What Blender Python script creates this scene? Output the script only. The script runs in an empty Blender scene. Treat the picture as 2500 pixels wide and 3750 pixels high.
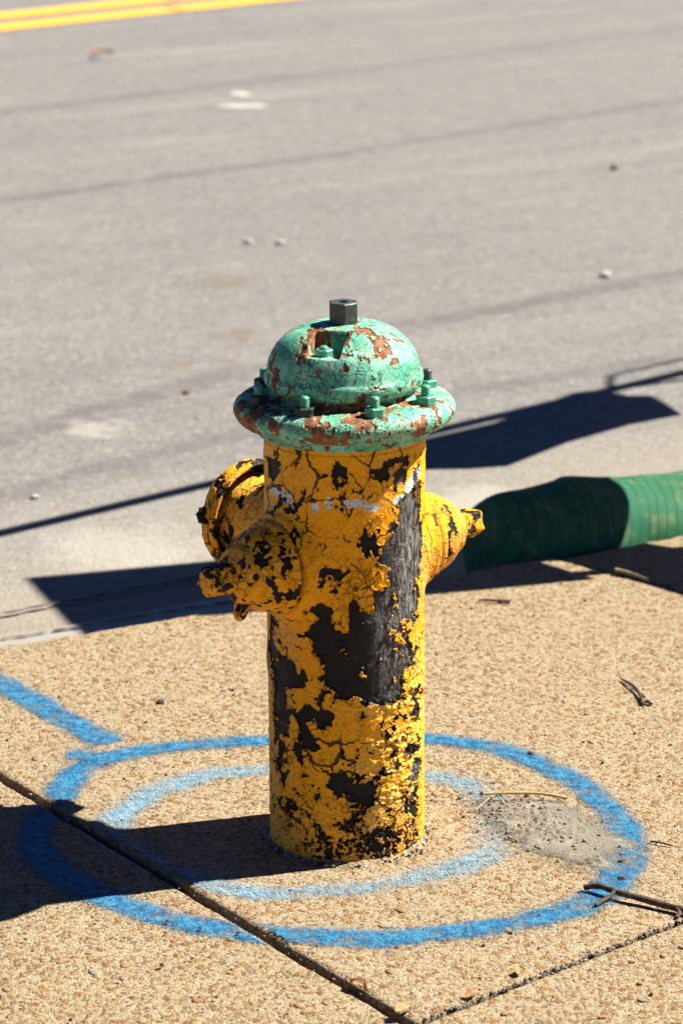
import bpy, bmesh, math, random
import numpy as np
from mathutils import Vector, Matrix

scene = bpy.context.scene
col = scene.collection
R = math.radians
random.seed(7)
rng = np.random.default_rng(11)

# ------------------------------------------------------------------ camera
cam_d = bpy.data.cameras.new('camera')
cam = bpy.data.objects.new('camera', cam_d); col.objects.link(cam)
cam.location = (-0.00734, -3.68097, 1.50538)
cam.rotation_euler = (R(90 - 16.2), 0, 0)
cam_d.sensor_fit = 'VERTICAL'; cam_d.sensor_height = 36.0; cam_d.sensor_width = 24.0
cam_d.lens = 107.14
cam_d.clip_start = 0.05; cam_d.clip_end = 3000
cam_d.dof.use_dof = True; cam_d.dof.focus_distance = 3.86; cam_d.dof.aperture_fstop = 7.1
scene.camera = cam

# ------------------------------------------------------------------ sky, sun, exposure
SUN_AZ, SUN_EL = R(17.2), R(48.5)
SUN = Vector((math.cos(SUN_AZ) * math.cos(SUN_EL), math.sin(SUN_AZ) * math.cos(SUN_EL), math.sin(SUN_EL)))
COT = 1 / math.tan(SUN_EL)
world = bpy.data.worlds.new('World'); scene.world = world; world.use_nodes = True
wn = world.node_tree; wn.nodes.clear()
sky = wn.nodes.new('ShaderNodeTexSky'); sky.sky_type = 'NISHITA'; sky.sun_disc = False
sky.sun_elevation = SUN_EL; sky.sun_rotation = R(90) - SUN_AZ
sky.air_density = 0.3; sky.dust_density = 0.0; sky.ozone_density = 10.0; sky.altitude = 600
bg = wn.nodes.new('ShaderNodeBackground'); bg.inputs[1].default_value = 0.05
wo = wn.nodes.new('ShaderNodeOutputWorld')
wn.links.new(sky.outputs[0], bg.inputs[0]); wn.links.new(bg.outputs[0], wo.inputs[0])
sun_d = bpy.data.lights.new('sun', 'SUN'); sun_d.energy = 5.0; sun_d.angle = R(0.5); sun_d.color = (1.0, 0.945, 0.835)
sun_o = bpy.data.objects.new('sun', sun_d); col.objects.link(sun_o)
sun_o.location = SUN * 20; sun_o.rotation_euler = SUN.to_track_quat('Z', 'Y').to_euler()
scene.view_settings.view_transform = 'Standard'; scene.view_settings.look = 'None'
scene.view_settings.gamma = 1.0; scene.view_settings.use_curve_mapping = False
scene.view_settings.exposure = 1.4

# ------------------------------------------------------------------ noise in numpy
def _hash(ix, iy, iz, seed):
    h = (ix.astype(np.int64) * 374761393 + iy.astype(np.int64) * 668265263 + iz.astype(np.int64) * 2147483647 + seed * 974711) & 0xFFFFFFFF
    h = ((h ^ (h >> 13)) * 1274126177) & 0xFFFFFFFF
    h = ((h ^ (h >> 16)) * 2246822519) & 0xFFFFFFFF
    return (h ^ (h >> 15)) & 0xFFFF
_G = rng.normal(size=(65536, 3)).astype(np.float32); _G /= np.linalg.norm(_G, axis=1, keepdims=True)
def perlin(P, seed=0):
    P = np.asarray(P, np.float64); I = np.floor(P).astype(np.int64); F = (P - I)
    U = F * F * F * (F * (F * 6 - 15) + 10)
    out = 0
    for dx in (0, 1):
        wx = U[:, 0] if dx else 1 - U[:, 0]
        for dy in (0, 1):
            wy = U[:, 1] if dy else 1 - U[:, 1]
            for dz in (0, 1):
                wz = U[:, 2] if dz else 1 - U[:, 2]
                g = _G[_hash(I[:, 0] + dx, I[:, 1] + dy, I[:, 2] + dz, seed)]
                d = g[:, 0] * (F[:, 0] - dx) + g[:, 1] * (F[:, 1] - dy) + g[:, 2] * (F[:, 2] - dz)
                out = out + wx * wy * wz * d
    return out * 1.6
def fbm(P, scale, octaves=4, seed=0, gain=0.5):
    P = np.asarray(P, float) * scale; a = 1.0; s = 0; t = 0
    for o in range(octaves):
        s = s + a * perlin(P * (2.03 ** o) + 17.3 * o, seed + o); t += a; a *= gain
    return s / t
def smooth(x, a, b):
    t = np.clip((x - a) / (b - a), 0, 1); return t * t * (3 - 2 * t)

# ------------------------------------------------------------------ mesh helpers
def mesh_from(V, F, attrs=None, smooth_shade=True, name='mesh'):
    V = np.asarray(V, np.float32); me = bpy.data.meshes.new(name)
    if isinstance(F, np.ndarray):
        k = F.shape[1]
        me.vertices.add(len(V)); me.vertices.foreach_set('co', V.ravel())
        me.loops.add(F.size); me.loops.foreach_set('vertex_index', F.ravel().astype(np.int32))
        me.polygons.add(len(F)); me.polygons.foreach_set('loop_start', np.arange(0, F.size, k, dtype=np.int32))
        me.update(calc_edges=True)
    else:
        me.from_pydata(V.tolist(), [], [list(f) for f in F]); me.update()
    if smooth_shade and len(me.polygons):
        me.polygons.foreach_set('use_smooth', np.ones(len(me.polygons), bool))
    for n, a in (attrs or {}).items():
        at = me.attributes.new(n, 'FLOAT', 'POINT'); at.data.foreach_set('value', np.asarray(a, np.float32))
    return me
def obj(name, me, mat=None, parent=None, M=None):
    o = bpy.data.objects.new(name, me); col.objects.link(o)
    if mat is not None and not me.materials: me.materials.append(mat)
    if M is not None: o.matrix_world = M
    if parent is not None: o.parent = parent
    return o
def tag(o, label=None, cat=None, group=None, kind=None):
    if label: o['label'] = label
    if cat: o['category'] = cat
    if group: o['group'] = group
    if kind: o['kind'] = kind
    return o
def empty(name, loc=(0, 0, 0)):
    o = bpy.data.objects.new(name, None); col.objects.link(o); o.location = loc; o.empty_display_size = .05
    return o
def grid_faces(nu, nv, wrap_u=False):
    iu = np.arange(nu if wrap_u else nu - 1); iv = np.arange(nv - 1)
    a, b = np.meshgrid(iu, iv, indexing='ij'); a2 = (a + 1) % nu
    return np.stack([a * nv + b, a2 * nv + b, a2 * nv + b + 1, a * nv + b + 1], -1).reshape(-1, 4)
def resample(prof, step):
    p = np.array(prof, float); out = []
    for i in range(len(p) - 1):
        n = max(1, int(np.ceil(np.linalg.norm(p[i + 1] - p[i]) / step)))
        for k in range(n): out.append(p[i] + (p[i + 1] - p[i]) * k / n)
    out.append(p[-1]); return np.array(out)
def soften(prof, it=2):
    p = np.array(prof, float)
    for _ in range(it):
        q = [p[0]]
        for i in range(len(p) - 1):
            q += [p[i] * .75 + p[i + 1] * .25, p[i] * .25 + p[i + 1] * .75]
        q.append(p[-1]); p = np.array(q)
    return p
def phis(n, dens=0.0):
    u = np.arange(n) / n
    return 2 * np.pi * u - dens * np.sin(2 * np.pi * u)      # 0 faces -Y, finest there
def grid_normals(V, nu, nv, wrap=True):
    G = V.reshape(nu, nv, 3)
    if wrap: du = np.roll(G, -1, 0) - np.roll(G, 1, 0)
    else: du = np.gradient(G, axis=0)
    dv = np.gradient(G, axis=1)
    n = np.cross(du, dv); l = np.linalg.norm(n, axis=2, keepdims=True); l[l < 1e-12] = 1
    return (n / l).reshape(-1, 3)
def lathe_pts(prof, n, dens=0.0):
    """profile (r, z) revolved about Z; phi = 0 at -Y, growing towards +X"""
    ph = phis(n, dens); r = prof[:, 0][None, :]; z = np.broadcast_to(prof[:, 1][None, :], (n, len(prof)))
    V = np.stack([r * np.sin(ph)[:, None], -r * np.cos(ph)[:, None], z], -1).reshape(-1, 3)
    return V, grid_faces(n, len(prof), True)
def tube(pts, radii, n=8, wob=0.0, seed=0, closed_ends=True):
    pts = [Vector(p) for p in pts]; V = []; F = []
    up = Vector((0, 0, 1)); m = len(pts); rr = random.Random(seed)
    for i, p in enumerate(pts):
        t = (pts[min(i + 1, m - 1)] - pts[max(i - 1, 0)]).normalized()
        a = t.cross(up)
        if a.length < 1e-4: a = t.cross(Vector((0, 1, 0)))
        a.normalize(); b = t.cross(a)
        for k in range(n):
            an = 2 * math.pi * k / n; r = radii[i] * (1 + wob * (rr.random() - .5))
            V.append(tuple(p + a * math.cos(an) * r + b * math.sin(an) * r))
    for i in range(m - 1):
        for k in range(n):
            F.append((i * n + k, i * n + (k + 1) % n, (i + 1) * n + (k + 1) % n, (i + 1) * n + k))
    if closed_ends:
        F.append(tuple(range(n))); F.append(tuple((m - 1) * n + k for k in reversed(range(n))))
    return V, F
def join_parts(parts):
    V = []; F = []
    for v, f in parts:
        o = len(V); V += [tuple(x) for x in v]; F += [tuple(i + o for i in g) for g in f]
    return V, F
def polyline(pts, step):
    p = np.array(pts, float); d = np.r_[0, np.cumsum(np.linalg.norm(np.diff(p, axis=0), axis=1))]
    n = max(2, int(d[-1] / step) + 1); s = np.linspace(0, d[-1], n)
    return np.stack([np.interp(s, d, p[:, k]) for k in range(p.shape[1])], -1), s
def smooth_curve(pts, n_it=3, closed=False):
    p = np.array(pts, float)
    for _ in range(n_it):
        if closed:
            q = np.roll(p, -1, 0); a = p * .75 + q * .25; b = p * .25 + q * .75
            p = np.stack([a, b], 1).reshape(-1, p.shape[1])
        else:
            a = p[:-1] * .75 + p[1:] * .25; b = p[:-1] * .25 + p[1:] * .75
            p = np.vstack([p[:1], np.stack([a, b], 1).reshape(-1, p.shape[1]), p[-1:]])
    return p

# ------------------------------------------------------------------ node helpers
class NT:
    def __init__(s, name):
        s.m = bpy.data.materials.new(name); s.m.use_nodes = True; s.t = s.m.node_tree; s.t.nodes.clear()
        s.out = s.t.nodes.new('ShaderNodeOutputMaterial'); s.b = s.t.nodes.new('ShaderNodeBsdfPrincipled')
        s.t.links.new(s.b.outputs[0], s.out.inputs[0])
        s.P = s.t.nodes.new('ShaderNodeTexCoord').outputs['Object']
    def set(s, sock, v):
        if isinstance(v, bpy.types.NodeSocket): s.t.links.new(v, sock)
        elif isinstance(v, (tuple, list)) and len(v) == 3 and sock.type == 'RGBA': sock.default_value = (*v, 1)
        else: sock.default_value = v
    def math(s, op, a, b=0.0, c=0.0, clamp=False):
        n = s.t.nodes.new('ShaderNodeMath'); n.operation = op; n.use_clamp = clamp
        for k, v in enumerate((a, b, c)): s.set(n.inputs[k], v)
        return n.outputs[0]
    def add(s, a, b): return s.math('ADD', a, b)
    def sub(s, a, b): return s.math('SUBTRACT', a, b)
    def mul(s, a, b): return s.math('MULTIPLY', a, b)
    def vmath(s, op, a, b=(0, 0, 0)):
        n = s.t.nodes.new('ShaderNodeVectorMath'); n.operation = op
        s.set(n.inputs[0], a)
        if op == 'SCALE': s.set(n.inputs['Scale'], b); return n.outputs[0]
        s.set(n.inputs[1], b)
        return n.outputs['Value'] if op in ('DOT_PRODUCT', 'LENGTH', 'DISTANCE') else n.outputs[0]
    def step(s, x, a, b, lo=0.0, hi=1.0):
        n = s.t.nodes.new('ShaderNodeMapRange'); n.interpolation_type = 'SMOOTHSTEP'
        for k, v in enumerate((x, a, b, lo, hi)): s.set(n.inputs[k], v)
        return n.outputs[0]
    def mix(s, f, a, b, blend='MIX'):
        n = s.t.nodes.new('ShaderNodeMix'); n.data_type = 'RGBA'; n.blend_type = blend
        s.set(n.inputs[0], f); s.set(n.inputs[6], a); s.set(n.inputs[7], b); return n.outputs[2]
    def noise(s, scale, detail=4, rough=.55, vec=None, color=False, dist=0.0):
        n = s.t.nodes.new('ShaderNodeTexNoise'); s.set(n.inputs['Vector'], vec if vec is not None else s.P)
        n.inputs['Scale'].default_value = scale; n.inputs['Detail'].default_value = detail
        n.inputs['Roughness'].default_value = rough; n.inputs['Distortion'].default_value = dist
        return n.outputs['Color' if color else 'Fac']
    def voro(s, scale, feature='F1', vec=None, rnd=1.0):
        n = s.t.nodes.new('ShaderNodeTexVoronoi'); n.feature = feature; s.set(n.inputs['Vector'], vec if vec is not None else s.P)
        n.inputs['Scale'].default_value = scale; n.inputs['Randomness'].default_value = rnd
        return n
    def attr(s, name):
        n = s.t.nodes.new('ShaderNodeAttribute'); n.attribute_name = name; return n.outputs['Fac']
    def ramp(s, f, stops, interp='LINEAR'):
        n = s.t.nodes.new('ShaderNodeValToRGB'); n.color_ramp.interpolation = interp; e = n.color_ramp.elements
        while len(e) < len(stops): e.new(.5)
        for k, (p, c) in enumerate(stops): e[k].position = p; e[k].color = (*c, 1)
        s.set(n.inputs[0], f); return n.outputs[0]
    def warp(s, scale, amt, vec=None):
        v = vec if vec is not None else s.P
        nc = s.noise(scale, 3, .5, v, color=True)
        return s.vmath('ADD', v, s.vmath('SCALE', s.vmath('SUBTRACT', nc, (.5, .5, .5)), amt))
    def bump(s, h, dist, strength=1.0, normal=None):
        n = s.t.nodes.new('ShaderNodeBump'); n.inputs['Distance'].default_value = dist; n.inputs['Strength'].default_value = strength
        s.set(n.inputs['Height'], h)
        if normal is not None: s.set(n.inputs['Normal'], normal)
        return n.outputs[0]
    def finish(s, color, rough=.8, normal=None, metallic=0.0, spec=.5, alpha=None):
        s.set(s.b.inputs['Base Color'], color); s.set(s.b.inputs['Roughness'], rough); s.set(s.b.inputs['Metallic'], metallic)
        s.set(s.b.inputs['Specular IOR Level'], spec)
        if normal is not None: s.set(s.b.inputs['Normal'], normal)
        if alpha is not None: s.set(s.b.inputs['Alpha'], alpha)
        return s.m
    def sep(s, v):
        n = s.t.nodes.new('ShaderNodeSeparateXYZ'); s.set(n.inputs[0], v); return n.outputs

# ------------------------------------------------------------------ ground materials
def aggregate(n):
    """exposed river-gravel concrete: colour and height, shared by slabs, pebbles film and sprayed paint"""
    W = n.warp(300, .002)
    v1 = n.voro(165, vec=W); v2 = n.voro(360, vec=W); v3 = n.voro(68, vec=W)
    stones = [(0, (0.328, 0.213, 0.094)), (.16, (0.314, 0.161, 0.047)), (.3, (0.376, 0.260, 0.120)), (.42, (0.213, 0.109, 0.039)), (.5, (0.402, 0.305, 0.162)),
              (.62, (0.346, 0.196, 0.060)), (.76, (0.289, 0.218, 0.129)), (.86, (0.453, 0.380, 0.239)), (.93, (0.163, 0.121, 0.072))]
    def cell(v): return n.sep(v.outputs['Color'])[0]
    m1 = n.step(v1.outputs['Distance'], .50, .36); m2 = n.step(v2.outputs['Distance'], .56, .40)
    pick1 = n.step(n.sep(v1.outputs['Color'])[1], .40, .44)
    m1 = n.mul(m1, pick1)
    m3 = n.mul(n.step(v3.outputs['Distance'], .36, .28), n.step(n.sep(v3.outputs['Color'])[2], .78, .79))
    fine = n.noise(1400, 2, .6)
    matrix = n.mix(n.noise(9, 4, .6), (.31, .250, .158), (.36, .298, .196))
    matrix = n.mix(n.step(fine, .42, .7), matrix, (.43, .370, .27))
    c = n.mix(n.mul(m2, .85), matrix, n.ramp(cell(v2), stones, 'CONSTANT'))
    c = n.mix(m1, c, n.ramp(cell(v1), stones, 'CONSTANT'))
    c = n.mix(m3, c, n.ramp(cell(v3), [(0, (.34, .165, .045)), (.4, (.38, .24, .11)), (.7, (.30, .13, .05))], 'CONSTANT'))
    ring = n.mul(n.mul(n.step(v1.outputs['Distance'], .38, .48), n.step(v1.outputs['Distance'], .66, .50)), pick1)
    c = n.mix(n.mul(ring, n.step(n.noise(90, 3, .6), .38, .56, 0, .85)), c, (.09, .055, .028))  # dark rim: shade in the crevices around stones, put into the colour
    pits = n.step(n.noise(210, 3, .6), .37, .31)
    c = n.mix(n.mul(pits, .92), c, (.059, .033, .015))
    h = n.add(n.mul(m1, .55), n.add(n.mul(m2, .32), n.mul(m3, .6)))
    h = n.add(n.sub(h, n.mul(pits, .9)), n.mul(fine, .18))
    return c, h
def mat_slab():
    n = NT('exposed_aggregate'); c, h = aggregate(n)
    stain = n.step(n.noise(2.6, 5, .6), .45, .75)
    c = n.mix(n.mul(stain, .28), c, (.306, .230, .153))
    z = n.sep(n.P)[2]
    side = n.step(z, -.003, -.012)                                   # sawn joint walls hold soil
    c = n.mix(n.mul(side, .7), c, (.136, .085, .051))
    return n.finish(c, .88, n.bump(h, .0042), spec=.3)
def mat_paint_blue(name, deep, pale):
    n = NT(name); c0, h = aggregate(n)
    cov = n.attr('cover')
    wn_ = n.t.nodes.new('ShaderNodeTexWhiteNoise'); n.set(wn_.inputs[0], n.vmath('SNAP', n.P, (.0011, .0011, 10)))
    sp = n.add(n.mul(n.sub(n.noise(430, 3, .7), .5), 1.5), n.mul(n.sub(n.noise(48, 4, .6), .5), .5))
    sp = n.add(sp, n.mul(n.sub(wn_.outputs[0], .5), .55))
    holes = n.step(n.noise(210, 3, .6), .40, .33)
    a = n.step(n.sub(cov, n.add(sp, .42)), -.30, .34)
    a = n.mul(a, n.sub(1.0, n.mul(holes, .80)))
    a = n.mul(a, n.step(n.noise(22, 5, .7), .34, .54, .45, 1.0))
    c = n.mix(n.step(n.noise(70, 4, .6), .35, .65), deep, pale)
    return n.finish(c, .7, n.bump(h, .0034), spec=.25, alpha=a)
SLAB = mat_slab()

def mat_asphalt():
    n = NT('worn_asphalt'); x, y, z = n.sep(n.P)
    W = n.warp(1.2, .35)
    grain = n.noise(230, 3, .7); agg = n.voro(120)
    base = n.mix(n.noise(1.1, 6, .62), (.154, .145, .141), (.201, .193, .184))
    base = n.mix(n.step(n.noise(7, 5, .7), .48, .75), base, (.154, .140, .137))
    sp = n.sep(agg.outputs['Color'])
    base = n.mix(n.mul(n.step(sp[0], .80, .9), .55), base, (.092, .083, .078))
    base = n.mix(n.mul(n.step(sp[1], .86, .93), .6), base, (.312, .302, .279))
    base = n.mix(n.step(n.noise(36, 5, .8), .50, .66, 0, .75), base, (.102, .091, .087))
    base = n.mix(n.step(n.noise(21, 4, .75), .56, .74, 0, .5), base, (.248, .241, .229))
    # road-way coordinates: u runs along the street, v across it
    u = n.add(n.mul(x, .76), n.mul(y, .65)); v = n.add(n.mul(x, -.53), n.mul(y, .848))
    dust = n.step(n.add(v, n.mul(n.sub(n.noise(1.6, 4, .6), .5), .9)), 2.15, 1.15)
    base = n.mix(n.mul(dust, .8), base, (.281, .241, .184))
    streak = n.noise(1.0, 5, .6, vec=n.vmath('MULTIPLY', n.vmath('ADD', n.P, (0, 0, 0)), (1, 1, 1)))
    comb = n.t.nodes.new('ShaderNodeCombineXYZ'); n.set(comb.inputs[0], n.mul(u, .5)); n.set(comb.inputs[1], n.mul(v, 4.2))
    streak = n.noise(1.0, 5, .6, vec=comb.outputs[0])
    base = n.mix(n.step(streak, .52, .72, 0, .42), base, (.269, .260, .240))
    base = n.mix(n.step(streak, .46, .30, 0, .6), base, (.145, .134, .131))
    # dark, slightly wavering joints rolled into the surface
    seams = [((-1.196, 6.904), (.086, 8.006), .034, .55), ((.086, 8.006), (.9, 8.75), .03, .4), ((-1.013, 5.207), (.086, 6.113), .036, .6), ((.086, 6.146), (1.22, 7.2),   .036, .5),
             ((-.72, 1.99), (-.1, 2.62), .028, .45), ((-.72, 2.45), (-.2, 3.13), .042, .55), ((.093, 3.48), (.95, 4.2), .042, .6), ((.19, 2.82), (.8, 3.22), .034, .5)]
    wob = n.mul(n.sub(n.noise(5.5, 4, .65), .5), .07); brk = n.noise(9, 4, .7)
    for (a, b, w, st) in seams:
        L = math.dist(a, b); d = ((b[0] - a[0]) / L, (b[1] - a[1]) / L)
        along = n.vmath('DOT_PRODUCT', n.vmath('SUBTRACT', n.P, (a[0], a[1], 0)), (d[0], d[1], 0))
        across = n.vmath('DOT_PRODUCT', n.vmath('SUBTRACT', n.P, (a[0], a[1], 0)), (-d[1], d[0], 0))
        m = n.step(n.math('ABSOLUTE', n.add(across, wob)), w * 1.9, w * .4)
        lo = -9.0 if a[0] < -.6 else 0.0; hi = L + 9 if b[0] > .8 else L
        m = n.mul(m, n.mul(n.step(along, lo - .1, lo + .12), n.step(along, hi + .1, hi - .12)))
        m = n.mul(m, n.mul(n.step(brk, .3, .6, .5, 1.35), st))
        base = n.mix(m, base, (.112, .097, .100))
    for (cx, cy, rx) in ((-.40, 1.66, .22), (.25, 1.98, .16), (-.52, 2.55, .10)):   # pale dried washings
        dd = n.vmath('LENGTH', n.vmath('MULTIPLY', n.vmath('SUBTRACT', n.P, (cx, cy, 0)), (1, 1, 0)))
        base = n.mix(n.step(n.add(dd, n.mul(n.sub(n.noise(9, 5, .65), .5), .35)), rx, rx * .2, 0, .5), base, (.360, .338, .304))
    for (cx, cy, rx) in ((-.257, 3.47, .055), (-.31, 3.42, .04), (-.24, 3.40, .05), (-.37, 3.14, .04), (-.27, 3.16, .04), (-.17, 3.10, .05), (-.42, 3.0, .03), (-.30, 4.05, .10)):   # brown drips
        dd = n.vmath('LENGTH', n.vmath('MULTIPLY', n.vmath('SUBTRACT', n.P, (cx, cy, 0)), (1, .8, 0)))
        base = n.mix(n.step(n.add(dd, n.mul(n.sub(n.noise(14, 4, .6), .5), .06)), rx, rx * .3, 0, .5), base, (.144, .113, .076))
    h = n.add(n.mul(grain, .6), n.mul(n.step(agg.outputs['Distance'], .5, .2), .6))
    return n.finish(base, .9, n.bump(h, .0018), spec=.25)
def mat_gutter():
    n = NT('gutter_concrete'); x, y, z = n.sep(n.P)
    c = n.mix(n.noise(5, 6, .65), (.250, .231, .195), (.350, .318, .268))
    v = n.add(n.mul(x, -.53), n.mul(y, .848))
    c = n.mix(n.mul(n.step(n.noise(3, 4, .6), .4, .7), .7), c, (.412, .393, .347))
    c = n.mix(n.step(n.noise(60, 4, .7), .55, .75, 0, .5), c, (.169, .150, .128))
    c = n.mix(n.step(n.add(u_ := n.add(n.mul(x, .76), n.mul(y, .65)), n.mul(n.noise(2, 3), .4)), 1.0, 1.35, 0, .75), c, (.312, .250, .165))
    return n.finish(c, .9, n.bump(n.noise(260, 4, .7), .002), spec=.25)
def mat_plain(name, a, b, scale=40, rough=.8, bump=.001, bscale=300, spec=.4, metallic=0):
    n = NT(name); c = n.mix(n.step(n.noise(scale, 5, .65), .35, .65), a, b)
    return n.finish(c, rough, n.bump(n.noise(bscale, 3, .6), bump), metallic, spec)

# ------------------------------------------------------------------ terrain, road, gutter
def sheet(x0, y0, x1, y1, z): return mesh_from([(x0, y0, z), (x1, y0, z), (x1, y1, z), (x0, y1, z)], [(0, 1, 2, 3)], smooth_shade=False)
EARTH = mat_plain('dry_soil', (.13, .085, .05), (.20, .14, .085), 60, .95, .003, 180)
tag(obj('ground', sheet(-900, -900, 900, 900, -.30), EARTH), kind='structure')
ROADZ = -.12
d_c = np.array([.8445, .5355]); n_c = np.array([-.5355, .8445])      # kerb direction and the way to the street
def curb_pt(s, off=0.0):
    base = np.array([.13, 1.117]) + d_c * s + n_c * off
    return base
a, b = curb_pt(-60, -.05), curb_pt(60, -.05); c_, d_ = curb_pt(60, 400), curb_pt(-60, 400)
tag(obj('road', mesh_from([(*p, ROADZ) for p in (a, b, c_, d_)], [(0, 1, 2, 3)], smooth_shade=False), mat_asphalt()), kind='structure')
# concrete gutter pan with a wandering outer edge
gs = np.arange(-6, 6, .02); oe = .40 + .012 * fbm(np.stack([gs, gs * 0, gs * 0], -1), 3, 4, 5)
GV = []
for s, o in zip(gs, oe): GV += [(*curb_pt(s, -.04), ROADZ + .004), (*curb_pt(s, o), ROADZ + .004), (*curb_pt(s, o + .006), ROADZ - .004)]
GF = np.array([(3 * i + k, 3 * i + k + 1, 3 * i + k + 4, 3 * i + k + 3) for i in range(len(gs) - 1) for k in (0, 1)])[:, ::-1]
gutter = obj('gutter', mesh_from(GV, GF, smooth_shade=False), mat_gutter()); tag(gutter, kind='structure')
# dark crumbling joint between gutter and asphalt, and a line of washed-in grit nearer the kerb
CRK = mat_plain('crack_fill', (.035, .028, .024), (.09, .075, .06), 120, .95, .002, 400)
def strip(pts, w0, z, name, wn=.5, seed=0):
    p, s = polyline(smooth_curve(pts, 3), .006); p2 = np.c_[p, np.zeros(len(p))]
    t = np.gradient(p, axis=0); t /= np.linalg.norm(t, axis=1, keepdims=True); nn = np.stack([-t[:, 1], t[:, 0]], -1)
    sh = fbm(p2, 14, 4, seed) * .012; w = w0 * np.clip(1 + wn * 3 * fbm(p2, 45, 3, seed + 9), .12, 3)
    A = p + nn * (sh + w)[:, None]; B = p + nn * (sh - w)[:, None]
    V = np.vstack([np.c_[A, np.full(len(A), z)], np.c_[B, np.full(len(B), z)]]); N = len(A)
    F = np.array([(i, i + N, i + N + 1, i + 1) for i in range(N - 1)])
    return mesh_from(V, F, smooth_shade=False, name=name)
obj('gutter_crack', strip([(-.95, 1.04), (-.589, 1.265), (-.502, 1.323), (-.373, 1.40), (-.251, 1.48), (.0, 1.63), (.35, 1.84), (.9, 2.17)], .0042, ROADZ + .008, 'crack', .6, 3), CRK, gutter)
obj('gutter_crack', strip([(-.572, 1.13), (-.441, 1.2), (-.30, 1.285), (-.1, 1.37)], .0028, ROADZ + .008, 'crack', .8, 8), CRK, gutter)
# double yellow line
def mat_yellow_line():
    n = NT('road_marking_paint'); c = n.mix(n.noise(30, 4, .7), (.70, .36, .018), (.76, .43, .045))
    c = n.mix(n.step(n.noise(70, 4, .75), .6, .72, 0, .6), c, (.35, .30, .22))
    return n.finish(c, .75, n.bump(n.noise(230, 3), .002), spec=.3)
YL = mat_yellow_line(); yd = np.array([.735, .678]); yn = np.array([-.678, .735])
for lab, c0 in (('nearer stripe of the double yellow centre line on the road', (-1.446, 9.225)), ('farther stripe of the double yellow centre line on the road', (-1.488, 9.62))):
    root = empty('road_marking', (0, 0, 0)); tag(root, lab, 'road marking', 'double yellow centre line')
    for s0, s1 in ((-9, .93), (.955, 14)):
        q = [np.array(c0) + yd * s + yn * o for s, o in ((s0, -.082), (s1, -.082), (s1 + .02, .082), (s0 + .02, .082))]
        obj('painted_stripe', mesh_from([(*p, ROADZ + .004) for p in q], [(0, 1, 2, 3)], smooth_shade=False), YL, root)

# ------------------------------------------------------------------ sidewalk slabs
def slab_relief(x, y):
    P = np.stack([x, y, x * 0], -1)
    return fbm(P, 6, 3, 40) * .0016 + fbm(P, 40, 2, 44) * .0006
sidewalk = empty('sidewalk'); tag(sidewalk, kind='structure')
def slab(A, B, C, D, dz=0.0, fine=.008, deep=.05, seed=0, edge_r=(.006,) * 4, tilt=0.0):
    """bilinear slab A-B-C-D with rounded, chipped edges; edge_r: rounding of AB, BC, CD, DA"""
    A, B, C, D = map(np.array, (A, B, C, D))
    def axis(L):
        n = max(3, int(L / fine)); u = np.linspace(0, 1, n + 1); e = np.array([0, .0012, .0028, .005, .008, .012, .018]) / L
        return np.unique(np.r_[e, 1 - e, u[(u > e[-1]) & (u < 1 - e[-1])]])
    U = axis(np.linalg.norm(B - A)); Vv = axis(np.linalg.norm(D - A))
    u, v = np.meshgrid(U, Vv, indexing='ij')
    P = (A * ((1 - u) * (1 - v))[..., None] + B * (u * (1 - v))[..., None] + C * (u * v)[..., None] + D * ((1 - u) * v)[..., None])
    x, y = P[..., 0].ravel(), P[..., 1].ravel(); P3 = np.stack([x, y, x * 0], -1)
    Lu, Lv = np.linalg.norm(B - A), np.linalg.norm(D - A)
    ds = [v.ravel() * Lv, (1 - u.ravel()) * Lu, (1 - v.ravel()) * Lv, u.ravel() * Lu]
    chip = np.clip(fbm(P3, 30, 4, seed) + .25 * fbm(P3, 150, 2, seed + 3), -1, 1)
    z = slab_relief(x, y) + dz
    for dd, r in zip(ds, edge_r):
        rr = r * (1 + 1.1 * chip); rr = np.clip(rr, .0015, None)
        t = np.clip(1 - dd / rr, 0, 1); z = z - (1 - np.sqrt(np.clip(1 - t * t, 0, 1))) * rr * .9
    nu, nv = u.shape
    V = np.stack([x, y, z], -1); F = grid_faces(nu, nv)
    # walls
    ring = [i * nv for i in range(nu)] + [(nu - 1) * nv + j for j in range(1, nv)] + [i * nv + nv - 1 for i in range(nu - 2, -1, -1)] + [j for j in range(nv - 2, 0, -1)]
    ring = np.array(ring); low = V[ring].copy(); ctr = P.reshape(-1, 2).mean(0)
    low[:, :2] += fbm(low, 25, 3, seed + 5)[:, None] * .003; mid = low.copy(); mid[:, 2] -= .015; low[:, 2] = dz - deep
    k = len(V); m = len(ring); V = np.vstack([V, mid, low])
    W = [(ring[i], k + i, k + (i + 1) % m, ring[(i + 1) % m]) for i in range(m)] + [(k + i, k + m + i, k + m + (i + 1) % m, k + (i + 1) % m) for i in range(m)]
    return mesh_from(V, np.vstack([F, np.array(W)]))
pA, pB, pC, pD = np.array([-.769, .641]), np.array([.075, -.553]), np.array([1.1745, .395]), np.array([.345, 1.228])
j1 = (pB - pA) / np.linalg.norm(pB - pA); left = np.array([-.777, -.63]); left /= np.linalg.norm(left)
j2 = (pC - pB) / np.linalg.norm(pC - pB); down = np.array([j2[1], -j2[0]])
j3 = (pC - pD) / np.linalg.norm(pC - pD); right = np.array([j3[1] * -1, j3[0]])
right = np.array([.8445, .5355])
GAP = .0095
obj('paving_slab', slab(pA, pB, pC, pD, 0, .0075, .17, 1, (.008, .005, .005, .010)), SLAB, sidewalk)
# left of the long joint
o1 = left * GAP; E0 = pA + o1 - np.array([0, 0]); E1 = pB + o1 + j1 * .9
obj('paving_slab', slab(E0 + left * 1.4, E1 + left * 1.4, E1, E0, -.0035, .009, .17, 2, (.006, .006, .006, .009)), SLAB, sidewalk)
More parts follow.
